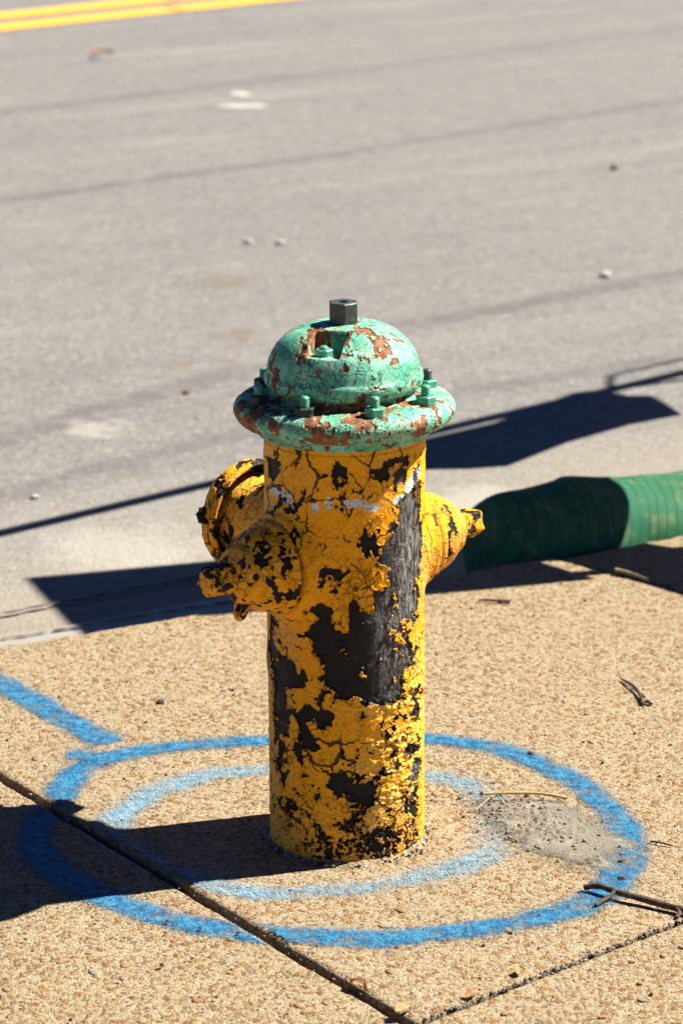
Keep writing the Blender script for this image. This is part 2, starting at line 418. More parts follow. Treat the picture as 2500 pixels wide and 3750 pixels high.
# in front of the cross joint
o2 = down * .006 + j1 * 0; G0 = pB + o2; 
obj('paving_slab', slab(G0, G0 + down * 1.2, pC + o2 + down * 1.2, pC + o2, -.001, .010, .17, 3, (.006, .006, .006, .006)), SLAB, sidewalk)
# across the right-hand joint
o3 = right * .012; H0 = pD + o3; H1 = pC + o3
obj('paving_slab', slab(H0, H1, H1 + right * 1.5, H0 + right * 1.5 + n_c * .0, -.004, .010, .17, 4, (.009, .006, .006, .012)), SLAB, sidewalk)
# remaining pavement beyond the frame
FAR = mat_plain('distant_concrete', (.262, .206, .140), (.312, .250, .170), 8, .9, .002, 200)
q0 = curb_pt(-2.4, -.02); 
obj('paving_slab', mesh_from([(*(E0 + left * 1.41), -.004), (*(E1 + left * 1.41), -.004), (*(E1 + left * 12), -.004), (*(E0 + left * 12), -.004)], [(0, 1, 2, 3)], smooth_shade=False), FAR, sidewalk)
e1 = E1 + left * 1.4; f1 = G0 + down * 1.21
obj('paving_slab', mesh_from([(*(f1 - j2 * 9), -.02), (*(f1 - j2 * 9 + down * 12), -.02), (*(f1 + j2 * 14 + down * 12), -.02), (*(f1 + j2 * 14), -.02)], [(0, 1, 2, 3)], smooth_shade=False), FAR, sidewalk)
h2 = H0 + right * 1.51
obj('paving_slab', mesh_from([(*h2, -.004), (*(h2 + j3 * 3), -.004), (*(h2 + j3 * 3 + right * 10), -.004), (*(h2 + right * 10), -.004)], [(0, 1, 2, 3)], smooth_shade=False), FAR, sidewalk)
# soil packed into the joints
jb = [pA + left * 2 - j1 * .0, pA, pD, pD + right * 2]
bed = mesh_from([(*(np.array([-2.4, -.3])), -.045), (*(np.array([.0, -2.6])), -.045), (2.8, .2, -.045), (*(curb_pt(2.0, -.06)), -.045), (*(curb_pt(-1.9, -.06)), -.045)], [(0, 1, 2, 3, 4)], smooth_shade=False)
tag(obj('joint_soil', bed, EARTH, sidewalk))

# ------------------------------------------------------------------ sprayed blue marks
BLUE = mat_paint_blue('sprayed_blue', (.008, .115, .27), (.05, .25, .42))
PALE = mat_paint_blue('faded_blue', (.15, .32, .45), (.28, .47, .60))
def in_gap(P):
    r = P - pA; t = r @ j1; w = r @ (left / np.linalg.norm(left))
    nrm = np.array([j1[1], -j1[0]]); s = r @ nrm
    s = s if (left @ nrm) > 0 else -s
    return s
def spray(pts, width, cover, closed=False, feather=1.0, seed=0, halo=.45):
    """ribbon on the slabs: width and cover may be lists interpolated along the stroke"""
    p = smooth_curve(np.c_[pts, width, cover], 3, closed)
    if closed: p = np.vstack([p, p[:1]])
    p, s = polyline(p, .004); w = p[:, 2]; cv = p[:, 3]; p = p[:, :2]
    t = np.gradient(p, axis=0)
    if closed: t[0] = t[-1] = p[1] - p[-2]
    t /= np.linalg.norm(t, axis=1, keepdims=True) + 1e-9; nn = np.stack([-t[:, 1], t[:, 0]], -1)
    X = np.linspace(-1, 1, 17); P = p[:, None, :] + nn[:, None, :] * (X[None, :, None] * (w * 1.5)[:, None, None])
    x, y = P[..., 0].ravel(), P[..., 1].ravel(); P3 = np.stack([x, y, x * 0], -1)
    ax = np.abs(np.tile(X, len(p)) * 1.5 + fbm(P3, 12, 3, seed) * .35)
    prof = smooth(ax, 1.45, .25); cov = np.repeat(cv, 17) * prof
    if not closed:
        e = np.minimum(s, s[-1] - s); cov = cov * np.repeat(smooth(e, 0, .02), 17)
    cov = np.where(np.abs(np.tile(X, len(p))) > .99, 0, cov)
    gapc = in_gap(np.stack([x, y], -1))
    dzl = np.where(gapc > .004, -.0035, 0)
    z = slab_relief(x, y) + .0016 + dzl
    F = grid_faces(len(p), 17)
    g = gapc[F]; keep = ~((g.min(1) < .012) & (g.max(1) > -.003)) & (cov[F].max(1) > .02)
    F = F[keep]; used = np.unique(F); mp = np.zeros(len(x), int); mp[used] = np.arange(len(used))
    return mesh_from(np.stack([x, y, z], -1)[used], mp[F], {'cover': cov[used]}, name='spray')
outer = [(-.407, -.012), (-.397, .094), (-.376, .189), (-.353, .262), (-.301, .298), (-.223, .329), (-.114, .349), (0, .358), (.116, .355), (.203, .323), (.272, .255), (.325, .157), (.357, .056),
         (.362, -.034), (.345, -.134), (.310, -.209), (.25, -.261), (.169, -.3), (.053, -.328), (-.02, -.330), (-.124, -.306), (-.21, -.268), (-.294, -.209), (-.354, -.134), (-.393, -.063)]
ow = [.024, .026, .025, .026, .026, .022, .024, .024, .024, .026, .027, .026, .026, .027, .028, .026, .026, .025, .026, .026, .026, .026, .026, .027, .026]
oc = [.86, .84, .8, .86, .84, .82, .78, .8, .78, .8, .82, .86, .84, .86, .88, .8, .76, .78, .80, .80, .78, .80, .82, .9, .92]
tag(obj('spray_ring', spray(outer, ow, oc, True, seed=3), BLUE), 'bright blue outer ring sprayed on the sidewalk around the hydrant', 'paint mark', 'blue utility marks sprayed on the sidewalk')
inner = [(-.316, .018), (-.272, .133), (-.206, .212), (-.111, .234), (0, .236), (.112, .214), (.179, .165), (.200, .06), (.190, -.02), (.174, -.085), (.111, -.134), (.001, -.185), (-.095, -.198), (-.172, -.168), (-.245, -.10), (-.30, -.03)]
iw = [.026, .027, .026, .024, .022, .024, .027, .032, .032, .034, .026, .022, .022, .022, .023, .024]
ic = [.58, .60, .54, .46, .44, .50, .46, .34, .26, .54, .44, .42, .52, .60, .54, .56]
tag(obj('spray_ring', spray(inner, iw, ic, True, seed=8), PALE), 'faint pale blue inner ring sprayed close around the hydrant base', 'paint mark', 'blue utility marks sprayed on the sidewalk')
tag(obj('spray_stroke', spray([(-.62, .74), (-.513, .585), (-.448, .500), (-.376, .396), (-.328, .325)], [.026, .027, .026, .026, .026], [.84, .84, .84, .84, .86], seed=5), BLUE),
    'straight blue stroke running from the left edge to the outer ring', 'paint mark', 'blue utility marks sprayed on the sidewalk')
tag(obj('spray_stroke', spray([(-.395, .292), (-.362, .288), (-.325, .270)], [.022, .026, .022], [.62, .66, .6], seed=6), BLUE),
    'short blue dab sticking out left where stroke meets ring', 'paint mark', 'blue utility marks sprayed on the sidewalk')

# ------------------------------------------------------------------ hydrant materials
def mat_yellow():
    n = NT('peeling_yellow_paint'); x, y, z = n.sep(n.P)
    e = n.attr('chip'); scr = n.attr('sunlit_scrape'); wh = n.attr('white'); rough_zone = n.attr('zone')
    fineN = n.noise(420, 3, .65); midN = n.noise(120, 4, .65)
    ee = n.add(e, n.add(n.mul(n.sub(fineN, .5), .10), n.mul(n.sub(midN, .5), .14)))
    chip = n.step(ee, -.012, .012)
    # alligatored cracks, wide plates above and crazing below
    W = n.warp(30, .030, n.warp(140, .007))
    big = n.voro(25, 'DISTANCE_TO_EDGE', vec=W).outputs['Distance']
    Wm = n.warp(70, .014, n.warp(300, .003))
    mid = n.voro(64, 'DISTANCE_TO_EDGE', vec=Wm).outputs['Distance']
    small = n.voro(150, 'DISTANCE_TO_EDGE', vec=n.warp(160, .007)).outputs['Distance']
    top = n.step(z, .425, .47)
    wide = n.step(n.add(n.noise(13, 4, .65), n.mul(top, .07)), .46, .68)
    ck1 = n.mul(n.step(n.sub(big, n.mul(wide, .048)), .006, -.005), n.step(wide, .06, .2))
    ck3 = n.mul(n.step(mid, .034, .010), n.mul(n.step(n.noise(19, 4, .65), .50, .62), n.sub(1.0, n.mul(top, .8))))
    ck2 = n.mul(n.step(small, .06, .02), n.mul(n.step(n.noise(36, 4, .65), .52, .64), n.sub(1.0, n.mul(top, .55))))
    crack = n.math('MAXIMUM', ck1, n.math('MAXIMUM', n.mul(ck3, .85), n.mul(ck2, .55)))
    curl = n.add(n.mul(n.mul(n.step(mid, .16, .02), n.sub(1.0, top)), .30), n.mul(n.step(big, .10, .02), .25))
    pits = n.step(n.noise(330, 2, .5), .34, .29)
    paint = n.mix(n.noise(14, 4, .6), (.92, .355, .002), (.94, .42, .004))
    paint = n.mix(n.step(n.noise(42, 5, .7), .5, .72, 0, .55), paint, (.84, .305, .006))
    paint = n.mix(n.mul(rough_zone, n.step(midN, .35, .65)), paint, (.90, .58, .14))
    paint = n.mix(n.step(n.noise(7, 4, .6), .50, .68, 0, .55), paint, (.66, .36, .12))
    dirt = n.step(n.add(midN, n.mul(n.noise(20, 3), .4)), .78, .98)
    paint = n.mix(n.mul(dirt, .5), paint, (.30, .14, .03))
    edge = n.mul(n.step(ee, -.10, -.02), .35)
    paint = n.mix(edge, paint, (.66, .36, .08))
    white = n.mix(n.noise(130, 4, .7), (.60, .55, .50), (.80, .77, .72))
    wm = n.step(n.add(wh, n.mul(n.sub(n.noise(70, 5, .75), .5), 1.5)), .48, .53)
    white = n.mix(n.step(n.noise(260, 3, .7), .56, .62, 0, .8), white, (.04, .035, .03))
    paint = n.mix(wm, paint, white)
    black = n.mix(n.noise(33, 4, .6), (.008, .0075, .008), (.020, .015, .012))
    black = n.mix(n.step(n.noise(55, 4, .6), .6, .75, 0, .5), black, (.05, .024, .013))
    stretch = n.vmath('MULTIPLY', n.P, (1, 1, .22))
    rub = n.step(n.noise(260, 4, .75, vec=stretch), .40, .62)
    black = n.mix(n.mul(scr, rub), black, (.24, .225, .21))  # scraped black, greyed on the sunlit side: sun sheen put into the colour
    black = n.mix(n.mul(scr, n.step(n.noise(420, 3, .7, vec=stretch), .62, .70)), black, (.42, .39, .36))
    c = n.mix(n.mul(crack, .93), paint, (.022, .013, .007)); c = n.mix(n.mul(pits, .8), c, (.10, .045, .012)); c = n.mix(chip, c, black)
    h = n.mul(n.sub(1.0, chip), n.sub(1.0, n.mul(crack, .9)))
    h = n.add(h, n.add(n.mul(curl, n.sub(1.0, crack)), n.mul(n.noise(150, 5, .7), n.add(.75, n.mul(rough_zone, .5)))))
    rough = n.mix(chip, n.mix(n.noise(60, 3), (.50,) * 3, (.70,) * 3), (.55,) * 3)
    return n.finish(c, rough, n.bump(h, .0022), spec=.2)
def mat_green():
    n = NT('flaking_green_paint')
    e = n.attr('chip')
    ee = n.add(e, n.add(n.mul(n.sub(n.noise(420, 3, .65), .5), .12), n.mul(n.sub(n.noise(110, 4, .65), .5), .22)))
    chip = n.step(ee, -.014, .014)
    W = n.warp(70, .014, n.warp(280, .003))
    zone = n.step(n.noise(16, 3, .6), .44, .60)
    c1 = n.mul(n.step(n.voro(68, 'DISTANCE_TO_EDGE', vec=W).outputs['Distance'], .045, .012), zone)
    c2 = n.mul(n.step(n.voro(170, 'DISTANCE_TO_EDGE', vec=W).outputs['Distance'], .07, .02), n.step(n.noise(30, 3, .6), .44, .56))
    crack = n.math('MAXIMUM', c1, n.mul(c2, .8))
    paint = n.mix(n.noise(22, 4, .6), (.075, .40, .245), (.16, .53, .365))
    paint = n.mix(n.step(n.sep(n.voro(68, vec=W).outputs['Color'])[0], .55, .8, 0, .45), paint, (.34, .68, .53))
    paint = n.mix(n.step(n.noise(13, 4, .6), .52, .7), paint, (.20, .56, .39))
    paint = n.mix(n.step(n.noise(40, 5, .75), .50, .70, 0, .75), paint, (.42, .36, .17))
    paint = n.mix(n.mul(n.step(n.noise(9, 4, .65), .56, .72), .55), paint, (.05, .30, .17))
    paint = n.mix(n.mul(n.step(ee, -.16, -.02), .55), paint, (.45, .33, .16))
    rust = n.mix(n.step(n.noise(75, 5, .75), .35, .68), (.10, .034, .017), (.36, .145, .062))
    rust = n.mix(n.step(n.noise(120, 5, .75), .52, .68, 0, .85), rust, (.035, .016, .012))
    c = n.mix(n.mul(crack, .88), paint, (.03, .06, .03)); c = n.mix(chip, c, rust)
    h = n.mul(n.sub(1.0, chip), n.sub(1.0, n.mul(crack, .8))); h = n.add(h, n.mul(n.noise(190, 4, .65), .4))
    return n.finish(c, n.mix(chip, (.5,) * 3, (.8,) * 3), n.bump(h, .0017), spec=.35)
def mat_dark_iron(name, base, fleck):
    n = NT(name); c = n.mix(n.noise(90, 4, .7), base, tuple(v * 2.2 for v in base))
    c = n.mix(n.step(n.noise(130, 4, .75), .56, .66, 0, .85), c, fleck)
    return n.finish(c, .48, n.bump(n.noise(240, 4, .65), .0009), .25, .5)
YEL, GRN = mat_yellow(), mat_green()
IRON = mat_dark_iron('weathered_iron', (.035, .04, .034), (.10, .26, .18))
GRNNUT = mat_dark_iron('green_nut_paint', (.05, .20, .13), (.20, .48, .34))
BLKNUT = mat_dark_iron('blackened_nut', (.014, .018, .017), (.04, .14, .10))

def paint_layer(V, N, blobs, base, seed, sc=(18, 60), thick=.0012, bottom=None, lumps=None, surf=.0009, cap_=.34):
    """chip field (>0 bare) and the paint film's own relief along the normals"""
    f = fbm(V, sc[0], 5, seed, .6) * .62 + fbm(V, sc[1], 4, seed + 20, .6) * .38
    fld = np.full(len(V), base)
    for (cx, cy, cz, rt, rz, st) in blobs:
        d2 = ((V[:, 0] - cx) ** 2 + (V[:, 1] - cy) ** 2) / rt ** 2 + (V[:, 2] - cz) ** 2 / rz ** 2
        fld = fld + st * .80 * np.exp(-(d2 ** 1.2) * .6)
    e = f * 1.85 + np.minimum(fld, cap_) - .5 * np.clip(fbm(V, 62, 4, seed + 77, .65) - .24, 0, 1) + .55 * np.clip(fbm(V, sc[0] * 2.3, 4, seed + 70, .62) - .22, 0, 1)
    if bottom is not None:
        w = smooth(V[:, 2], .15, .01); e = e + w * (fbm(V, 210, 4, seed + 31, .7) * 1.5 + bottom)
    cov = smooth(e, .02, -.02); lip = np.exp(-((e + .05) / .045) ** 2)
    disp = thick * (cov - .5) + lip * thick * .45 + fbm(V, 34, 4, seed + 50) * surf + fbm(V, 8, 2, seed + 55) * surf * 1.1
    return e, disp

hydrant = empty('fire_hydrant'); tag(hydrant, 'old fire hydrant in peeling yellow paint with a flaking green top, standing on the sidewalk', 'fire hydrant')
hydrant.rotation_euler = (0, R(-.42), 0)
PSI = R(53)
nz = [np.array([-math.sin(PSI), -math.cos(PSI), 0]), np.array([math.sin(PSI), math.cos(PSI), 0]), np.array([-math.cos(PSI), math.sin(PSI), 0])]
NZ = .385
CHIP = [(-62, 0.508, 0.012, 0.013, 1.0), (41, 0.517, 0.023, 0.012, 1.0), (34, 0.505, 0.019, 0.012, 0.8), (15, 0.42, 0.016, 0.013, 1.0), (37, 0.405, 0.018, 0.013, 1.0), (56, 0.41, 0.024, 0.055, 1.1), (50, 0.345, 0.022, 0.032, 1.0), (38, 0.327, 0.024, 0.032, 1.1), (41, 0.286, 0.022, 0.026, .8), (36, 0.250, 0.018, 0.026, 0.7), (-11, 0.291, 0.025, 0.022, 1.0), (4, 0.277, 0.025, 0.023, 1.0), (19, 0.294, 0.022, 0.021, 1.0), (-6, 0.237, 0.018, 0.017, 0.9), (16, 0.25, 0.021, 0.023, 0.9), (2, 0.257, 0.017, 0.023, 1.0), (-49, 0.241, 0.025, 0.015, 1.0), (-57, 0.197, 0.018, 0.028, 0.9), (-28, 0.162, 0.009, 0.008, 1.0), (-16, 0.192, 0.014, 0.014, 0.9), (-32, 0.182, 0.009, 0.012, 0.8), (-38, 0.148, 0.007, 0.013, 0.8), (-18, 0.221, 0.013, 0.008, 0.8), (-1, 0.107, 0.024, 0.012, 1.0), (12, 0.091, 0.011, 0.012, 0.8), (34, 0.22, 0.023, 0.013, 0.8), (-67, 0.32, 0.013, 0.026, 0.8), (-71, 0.26, 0.013, 0.026, 0.8), (-64, 0.182, 0.01, 0.029, 0.7), (6, 0.337, 0.006, 0.019, 1.0), (25, 0.345, 0.007, 0.017, 0.7), (-16, 0.335, 0.006, 0.007, 0.8), (-31, 0.403, 0.006, 0.007, 0.7), (-14, 0.395, 0.006, 0.01, 0.7), (-31, 0.338, 0.013, 0.007, 0.8), (-57, 0.116, 0.009, 0.023, 0.7), (-31, 0.198, 0.012, 0.009, 0.7), (18, 0.046, 0.035, 0.017, 0.35), (-10, 0.021, 0.045, 0.013, 0.5), (36, 0.02, 0.027, 0.017, 0.5), (66, 0.193, 0.014, 0.023, 0.5), (62, 0.107, 0.017, 0.01, 0.6), (62, 0.059, 0.012, 0.023, 0.5), (-44, 0.387, 0.015, 0.012, 0.3)]
SUNLIT_SCRAPE = [(56, 0.41, 0.028, 0.064, 1.0), (54, 0.345, 0.024, 0.045, 1.0), (38, 0.321, 0.024, 0.035, 1.0), (42, 0.28, 0.03, 0.029, 0.8), (38, 0.25, 0.025, 0.029, 0.5), (62, 0.104, 0.019, 0.015, 0.8), (38, 0.405, 0.014, 0.012, 0.2)]
WHITE = [(-57, 0.48, 0.016, 0.008, 1.0), (-47, 0.476, 0.013, 0.008, 1.0), (-40, 0.468, 0.007, 0.006, 1.0), (-21, 0.47, 0.005, 0.006, 1.0), (-11, 0.476, 0.005, 0.008, 1.0), (7, 0.475, 0.016, 0.005, 1.0), (18, 0.469, 0.01, 0.005, 1.0), (43, 0.473, 0.012, 0.005, 1.0), (55, 0.485, 0.013, 0.012, 1.0), (62, 0.498, 0.012, 0.01, 0.8)]
LUMP = [(36, 0.207, 0.041, 0.012, 1.0), (44, 0.157, 0.046, 0.015, 1.0), (36, 0.126, 0.048, 0.015, 1.0), (48, 0.085, 0.042, 0.017, 1.0), (66, 0.204, 0.027, 0.058, 1.0), (62, 0.136, 0.024, 0.035, 1.0)]
RB = .0985
def cylblob(L): return [(RB * math.sin(R(p)), -RB * math.cos(R(p)), z, rt, rz, st) for p, z, rt, rz, st in L]
def field(V, L):
    s = np.zeros(len(V))
    for (cx, cy, cz, rt, rz, st) in cylblob(L):
        d2 = ((V[:, 0] - cx) ** 2 + (V[:, 1] - cy) ** 2) / rt ** 2 + (V[:, 2] - cz) ** 2 / rz ** 2
        s = np.maximum(s, st * np.exp(-(d2 ** 1.3) * .6))
    return s
def make_barrel():
    nu, nv = 560, 620; ph = phis(nu, .5); zz = np.linspace(-.03, .5425, nv)
    dirs = np.stack([np.sin(ph), -np.cos(ph), ph * 0], -1)
    D = np.repeat(dirs, nv, 0); Z = np.tile(zz, nu)
    def smin(a, b, k): h = np.clip(.5 + .5 * (b - a) / k, 0, 1); return b + (a - b) * h - k * h * (1 - h)
    rbase = RB + .0035 * smooth(Z, .05, -.01) * 0 + .001 * smooth(Z, .0, .5)
    def sdf(r):
        P = D * r[:, None]; P[:, 2] = Z; d = r - rbase
        for n_, rad, L in ((nz[0], .062, .106), (nz[1], .062, .106), (nz[2], .068, .128)):
            q = P - np.array([0, 0, NZ]); t = q @ n_; rr = np.linalg.norm(q - t[:, None] * n_, axis=1)
            dn = np.maximum(rr - rad, t - L); dn = np.where(t < 0, .2, dn); d = smin(d, dn, .022)
        return d
    r = np.full(len(Z), .22)
    for _ in range(60):
        d = sdf(r); r = r - np.clip(d, -.004, .02) * .7
    V = D * r[:, None]; V[:, 2] = Z
    N = grid_normals(V, nu, nv); 
    if (N * D).sum() < 0: N = -N
    e, disp = paint_layer(V, N, cylblob(CHIP), -.37, 3, (24, 75), .0021, .06)
    lump = field(V, LUMP); scr = field(V, SUNLIT_SCRAPE); wh = field(V, WHITE)
    Vl = V * np.array([1, 1, 2.2])
    disp = disp + lump * (fbm(Vl, 40, 4, 71, .65) * .0065 + fbm(V, 120, 3, 75, .6) * .0028)
    disp = disp + scr * fbm(V * np.array([1, 1, .3]), 160, 3, 81) * .0009
    e = e + lump * (fbm(V, 110, 4, 90, .68) * .9 + .12)
    disp = np.where(Z < .535, disp, disp * 0)
    V = V + N * disp[:, None]
    return mesh_from(V, grid_faces(nu, nv, True), {'chip': e, 'sunlit_scrape': scr, 'white': wh, 'zone': np.clip(lump + .35 * smooth(V[:, 2], .12, .0) + .55 * smooth(V[:, 0], -.055, -.09), 0, 1)})
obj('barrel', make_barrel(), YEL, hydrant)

def rot_to(axis):
    """matrix taking local +Z to the nozzle axis, local -Y upwards kept near world Z"""
    z = Vector(axis).normalized(); x = Vector((0, 0, 1)).cross(z).normalized(); y = z.cross(x)
    return Matrix((x, y, z)).transposed().to_4x4()
def lathe_part(name, prof, n, axis, parent, mat, base, seed, step=.0022, blobs=(), thick=.0011, soft=2, surf=.0005, sc=(24, 80), zone=.05, hollow=None):
    p = resample(soften(prof, soft), step); V, F = lathe_pts(p, n)
    M = np.array(rot_to(axis))[:3, :3]; V = V @ M.T + np.array([0, 0, NZ])
    N = grid_normals(V, n, len(p)); mid = np.array([0, 0, NZ]) + np.array(axis) * float(np.mean(p[:, 1]))
    if ((V - mid) * N).sum() < 0: N = -N
    e, disp = paint_layer(V, N, blobs, base, seed, sc, thick, surf=surf)
    if hollow:
        ax_ = np.array(axis); q = V - np.array([0, 0, NZ]); t = q @ ax_; rr_ = np.linalg.norm(q - t[:, None] * ax_, axis=1)
        e = np.where((rr_ < hollow[0]) & (t < hollow[1]), .4, e)
    V = V + N * disp[:, None]
    zero = np.zeros(len(V))
    return obj(name, mesh_from(V, F, {'chip': e, 'sunlit_scrape': zero, 'white': zero, 'zone': zero + zone}), mat, parent)
CAP = [(.030, .098), (.048, .099), (.048, .1085), (.0565, .1095), (.0585, .112), (.0585, .118), (.0565, .121), (.0525, .1225), (.0525, .127), (.0512, .138), (.0470, .148), (.0412, .1545), (.0375, .1560), (.0365, .1645), (.0330, .1705), (.0250, .1740), (.0225, .1770), (.012, .179), (.0, .179)]
def stub_mesh(axis, seed):
    # five-sided wrench stub with rounded corners and end
    prof = [(.0215, .170), (.0205, .185), (.0196, .208), (.0185, .2125), (.0155, .2150), (.008, .2156), (.0, .2157)]
    p = resample(np.array(prof), .0022); n = 90; V, F = lathe_pts(p, n)
    an = np.arctan2(V[:, 0], -V[:, 1]); k = 2 * np.pi / 5; a = (an % k) - k / 2
    f = np.cos(k / 2) / np.cos(a); f = np.minimum(f * 1.05, 1.0); V[:, :2] *= f[:, None]
    M = np.array(rot_to(axis))[:3, :3]; V = V @ M.T + np.array([0, 0, NZ]); N = grid_normals(V, n, len(p))
    c = np.array([0, 0, NZ]) + np.array(axis) * .19
    if ((V - c) * N).sum() < 0: N = -N
    e, disp = paint_layer(V, N, [], -.08, seed, (40, 110), .0008, surf=.0003); V = V + N * disp[:, None]; z = np.zeros(len(V))
    return mesh_from(V, F, {'chip': e, 'sunlit_scrape': z, 'white': z, 'zone': z})
for k, ax in enumerate(nz[:2]):
    cap = lathe_part('hose_cap', CAP, 240, ax, hydrant, YEL, (-.10, -.34)[k], 100 + 9 * k, thick=.0010, sc=(34, 100), soft=1, surf=.0004)
    obj('wrench_stub', stub_mesh(ax, 130 + k), YEL, cap)
    # chain eye under the cap
    c0 = np.array([0, 0, NZ]) + ax * .158; side = np.array([-ax[1], ax[0], 0])
    U = [c0 + np.array([0, 0, -.030]) - side * .007, c0 + np.array([0, 0, -.045]) - side * .0085 + ax * .003, c0 + np.array([0, 0, -.054]) - side * .005 + ax * .006, c0 + np.array([0, 0, -.056]) + ax * .007,
         c0 + np.array([0, 0, -.054]) + side * .005 + ax * .006, c0 + np.array([0, 0, -.045]) + side * .0085 + ax * .003, c0 + np.array([0, 0, -.030]) + side * .007]
    U = smooth_curve(np.array(U), 2); V, F = tube(U, [.0046] * len(U), 10, .12, k); z = np.zeros(len(V))
    if k == 0: obj('chain_eye', mesh_from(V, F, {'chip': fbm(np.array(V), 60, 4, 150 + k) - .05, 'sunlit_scrape': z, 'white': z, 'zone': z}), YEL, cap)
lathe_part('pumper_nozzle', [(.062, .085), (.0610, .12), (.0585, .15), (.0575, .205), (.053, .207), (.0, .207)], 260, nz[2], hydrant, YEL, -.24, 160, thick=.0013, soft=1, surf=.0014, zone=.6)
PCAP = [(.0605, .206), (.0700, .204), (.0710, .186), (.0730, .180), (.0765, .181), (.0785, .186), (.0765, .190), (.0745, .194), (.0765, .200), (.0765, .207), (.073, .214), (.066, .219), (.052, .226), (.034, .231), (.026, .234), (.024, .24), (.0, .241)]
pcap = lathe_part('pumper_cap', PCAP, 300, nz[2], hydrant, YEL, -.03, 170, thick=.0010, soft=1, hollow=(.0722, .206), sc=(30, 90))
ps = stub_mesh(nz[2], 190); ps.transform(Matrix.Translation(Vector(nz[2]) * .045)); obj('wrench_stub', ps, YEL, pcap)
eye = np.array([0, 0, NZ]) + nz[2] * .204 + np.array([nz[2][1] * -1, nz[2][0], 0]) * .0; 
sidev = np.array([-.8, -.6, 0]); ec = np.array([0, 0, NZ + .016]) + nz[2] * .205 + sidev * .074
V, F = tube([ec - sidev * .004 + np.array([0, 0, .004]), ec + sidev * .004 + np.array([0, 0, .003]), ec + sidev * .006, ec + sidev * .004 - np.array([0, 0, .008]), ec - sidev * .004 - np.array([0, 0, .010])], [.004, .006, .0065, .006, .004], 10, .1)
z_ = np.zeros(len(V)); obj('chain_eye', mesh_from(V, F, {'chip': z_ + .2, 'sunlit_scrape': z_, 'white': z_, 'zone': z_}), YEL, pcap)

# --- green top
def green_lathe(name, prof, n, base, seed, blobs=(), step=.0016, soft=2, dens=.5, extra=None, thick=.0011, sc=(40, 110), surf=.0007):
    p = resample(soften(prof, soft), step); V, F = lathe_pts(p, n, dens); N = grid_normals(V, n, len(p))
    c = np.array([0, 0, p[:, 1].mean()])
    if ((V - c) * N).sum() < 0: N = -N
    e, disp = paint_layer(V, N, blobs, base, seed, sc, thick, surf=surf, cap_=.12); 
    if extra is not None: V, e, disp = extra(V, N, e, disp)
    V = V + N * disp[:, None]
    return obj(name, mesh_from(V, F, {'chip': e}), GRN, hydrant)
def pol(p, r, z): return (r * math.sin(R(p)), -r * math.cos(R(p)), z)
fl_blobs = [(*pol(2, .105, .588), .030, .012, .75), (*pol(-14, .118, .586), .016, .012, .6), (*pol(-58, .125, .578), .022, .014, .7), (*pol(-75, .130, .575), .02, .014, .5), (*pol(-8, .132, .563), .012, .008, .8), (*pol(42, .132, .572), .010, .008, .8),
            (*pol(24, .112, .587), .014, .01, .7), (*pol(60, .12, .584), .014, .012, .6), (*pol(-38, .128, .572), .014, .01, .5), (*pol(75, .13, .575), .012, .012, .5), (*pol(-30, .10, .588), .015, .01, .4)] + [(*pol(a_, .092, .592), .012, .006, .55) for a_ in (-60, -20, -5, 12, 35, 50, 80)]  # neck ring: rust chips that also paint in shade under the lip
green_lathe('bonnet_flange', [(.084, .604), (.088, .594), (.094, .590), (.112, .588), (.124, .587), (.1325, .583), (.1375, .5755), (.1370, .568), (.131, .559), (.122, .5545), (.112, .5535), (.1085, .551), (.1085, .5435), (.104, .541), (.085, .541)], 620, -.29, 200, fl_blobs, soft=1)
dm_blobs = [(*pol(-38, .070, .668), .017, .010, .9), (*pol(-20, .06, .672), .014, .006, .7), (*pol(25, .045, .678), .016, .008, .6), (*pol(38, .075, .664), .012, .010, .75), (*pol(30, .085, .652), .01, .008, .6), (*pol(-75, .09, .640), .007, .018, .8), (*pol(-60, .095, .62), .006, .02, .8), (*pol(-82, .09, .65), .008, .012, .7),
            (*pol(2, .093, .644), .005, .005, .9), (*pol(-18, .094, .636), .005, .004, .9), (*pol(8, .097, .628), .004, .004, .8), (*pol(-30, .05, .679), .014, .008, .6), (*pol(14, .098, .605), .008, .006, .7), (*pol(-45, .085, .655), .012, .008, .5), (*pol(60, .03, .68), .012, .008, .4)]
PK_PH = R(-17)
pk_dir = np.array([math.sin(PK_PH), -math.cos(PK_PH), 0]); pk_side = np.array([-pk_dir[1], pk_dir[0], 0])
PK_Z = .6515
def pocket(V, N, e, disp):
    # notch cut down to a flat seat: points inside the notch drop straight to the seat
    t = V @ pk_dir; s = V @ pk_side
    inside = smooth(np.abs(s + .002), .0225, .0195) * smooth(t, .038, .0415)
    drop = np.clip(V[:, 2] - PK_Z, 0, None) * inside
    V = V.copy(); V[:, 2] -= drop
    rim = np.exp(-((np.abs(s + .002) - .022) / .004) ** 2) * (t > .036) * (V[:, 2] > .645)
    e = e + rim * .28 - (drop > .002) * .12
    return V, e, disp * (1 - .5 * (drop > .001))
green_lathe('bonnet', [(.0, .6795), (.02, .6795), (.030, .6790), (.045, .6765), (.060, .6715), (.074, .6625), (.0855, .6490), (.092, .635), (.0945, .6235), (.0955, .6205), (.0975, .6180), (.0988, .6130), (.0980, .6065), (.0945, .6015), (.088, .5985), (.080, .598)][::-1], 640, -.36, 230, dm_blobs, soft=2, extra=pocket)
green_lathe('washer', [(.0, .6725), (.0228, .6725), (.0236, .6745), (.0232, .6785), (.0215, .6800), (.0, .6800)][::-1], 120, -.1, 260, soft=0, dens=0, thick=.0004, step=.002, surf=.0002)
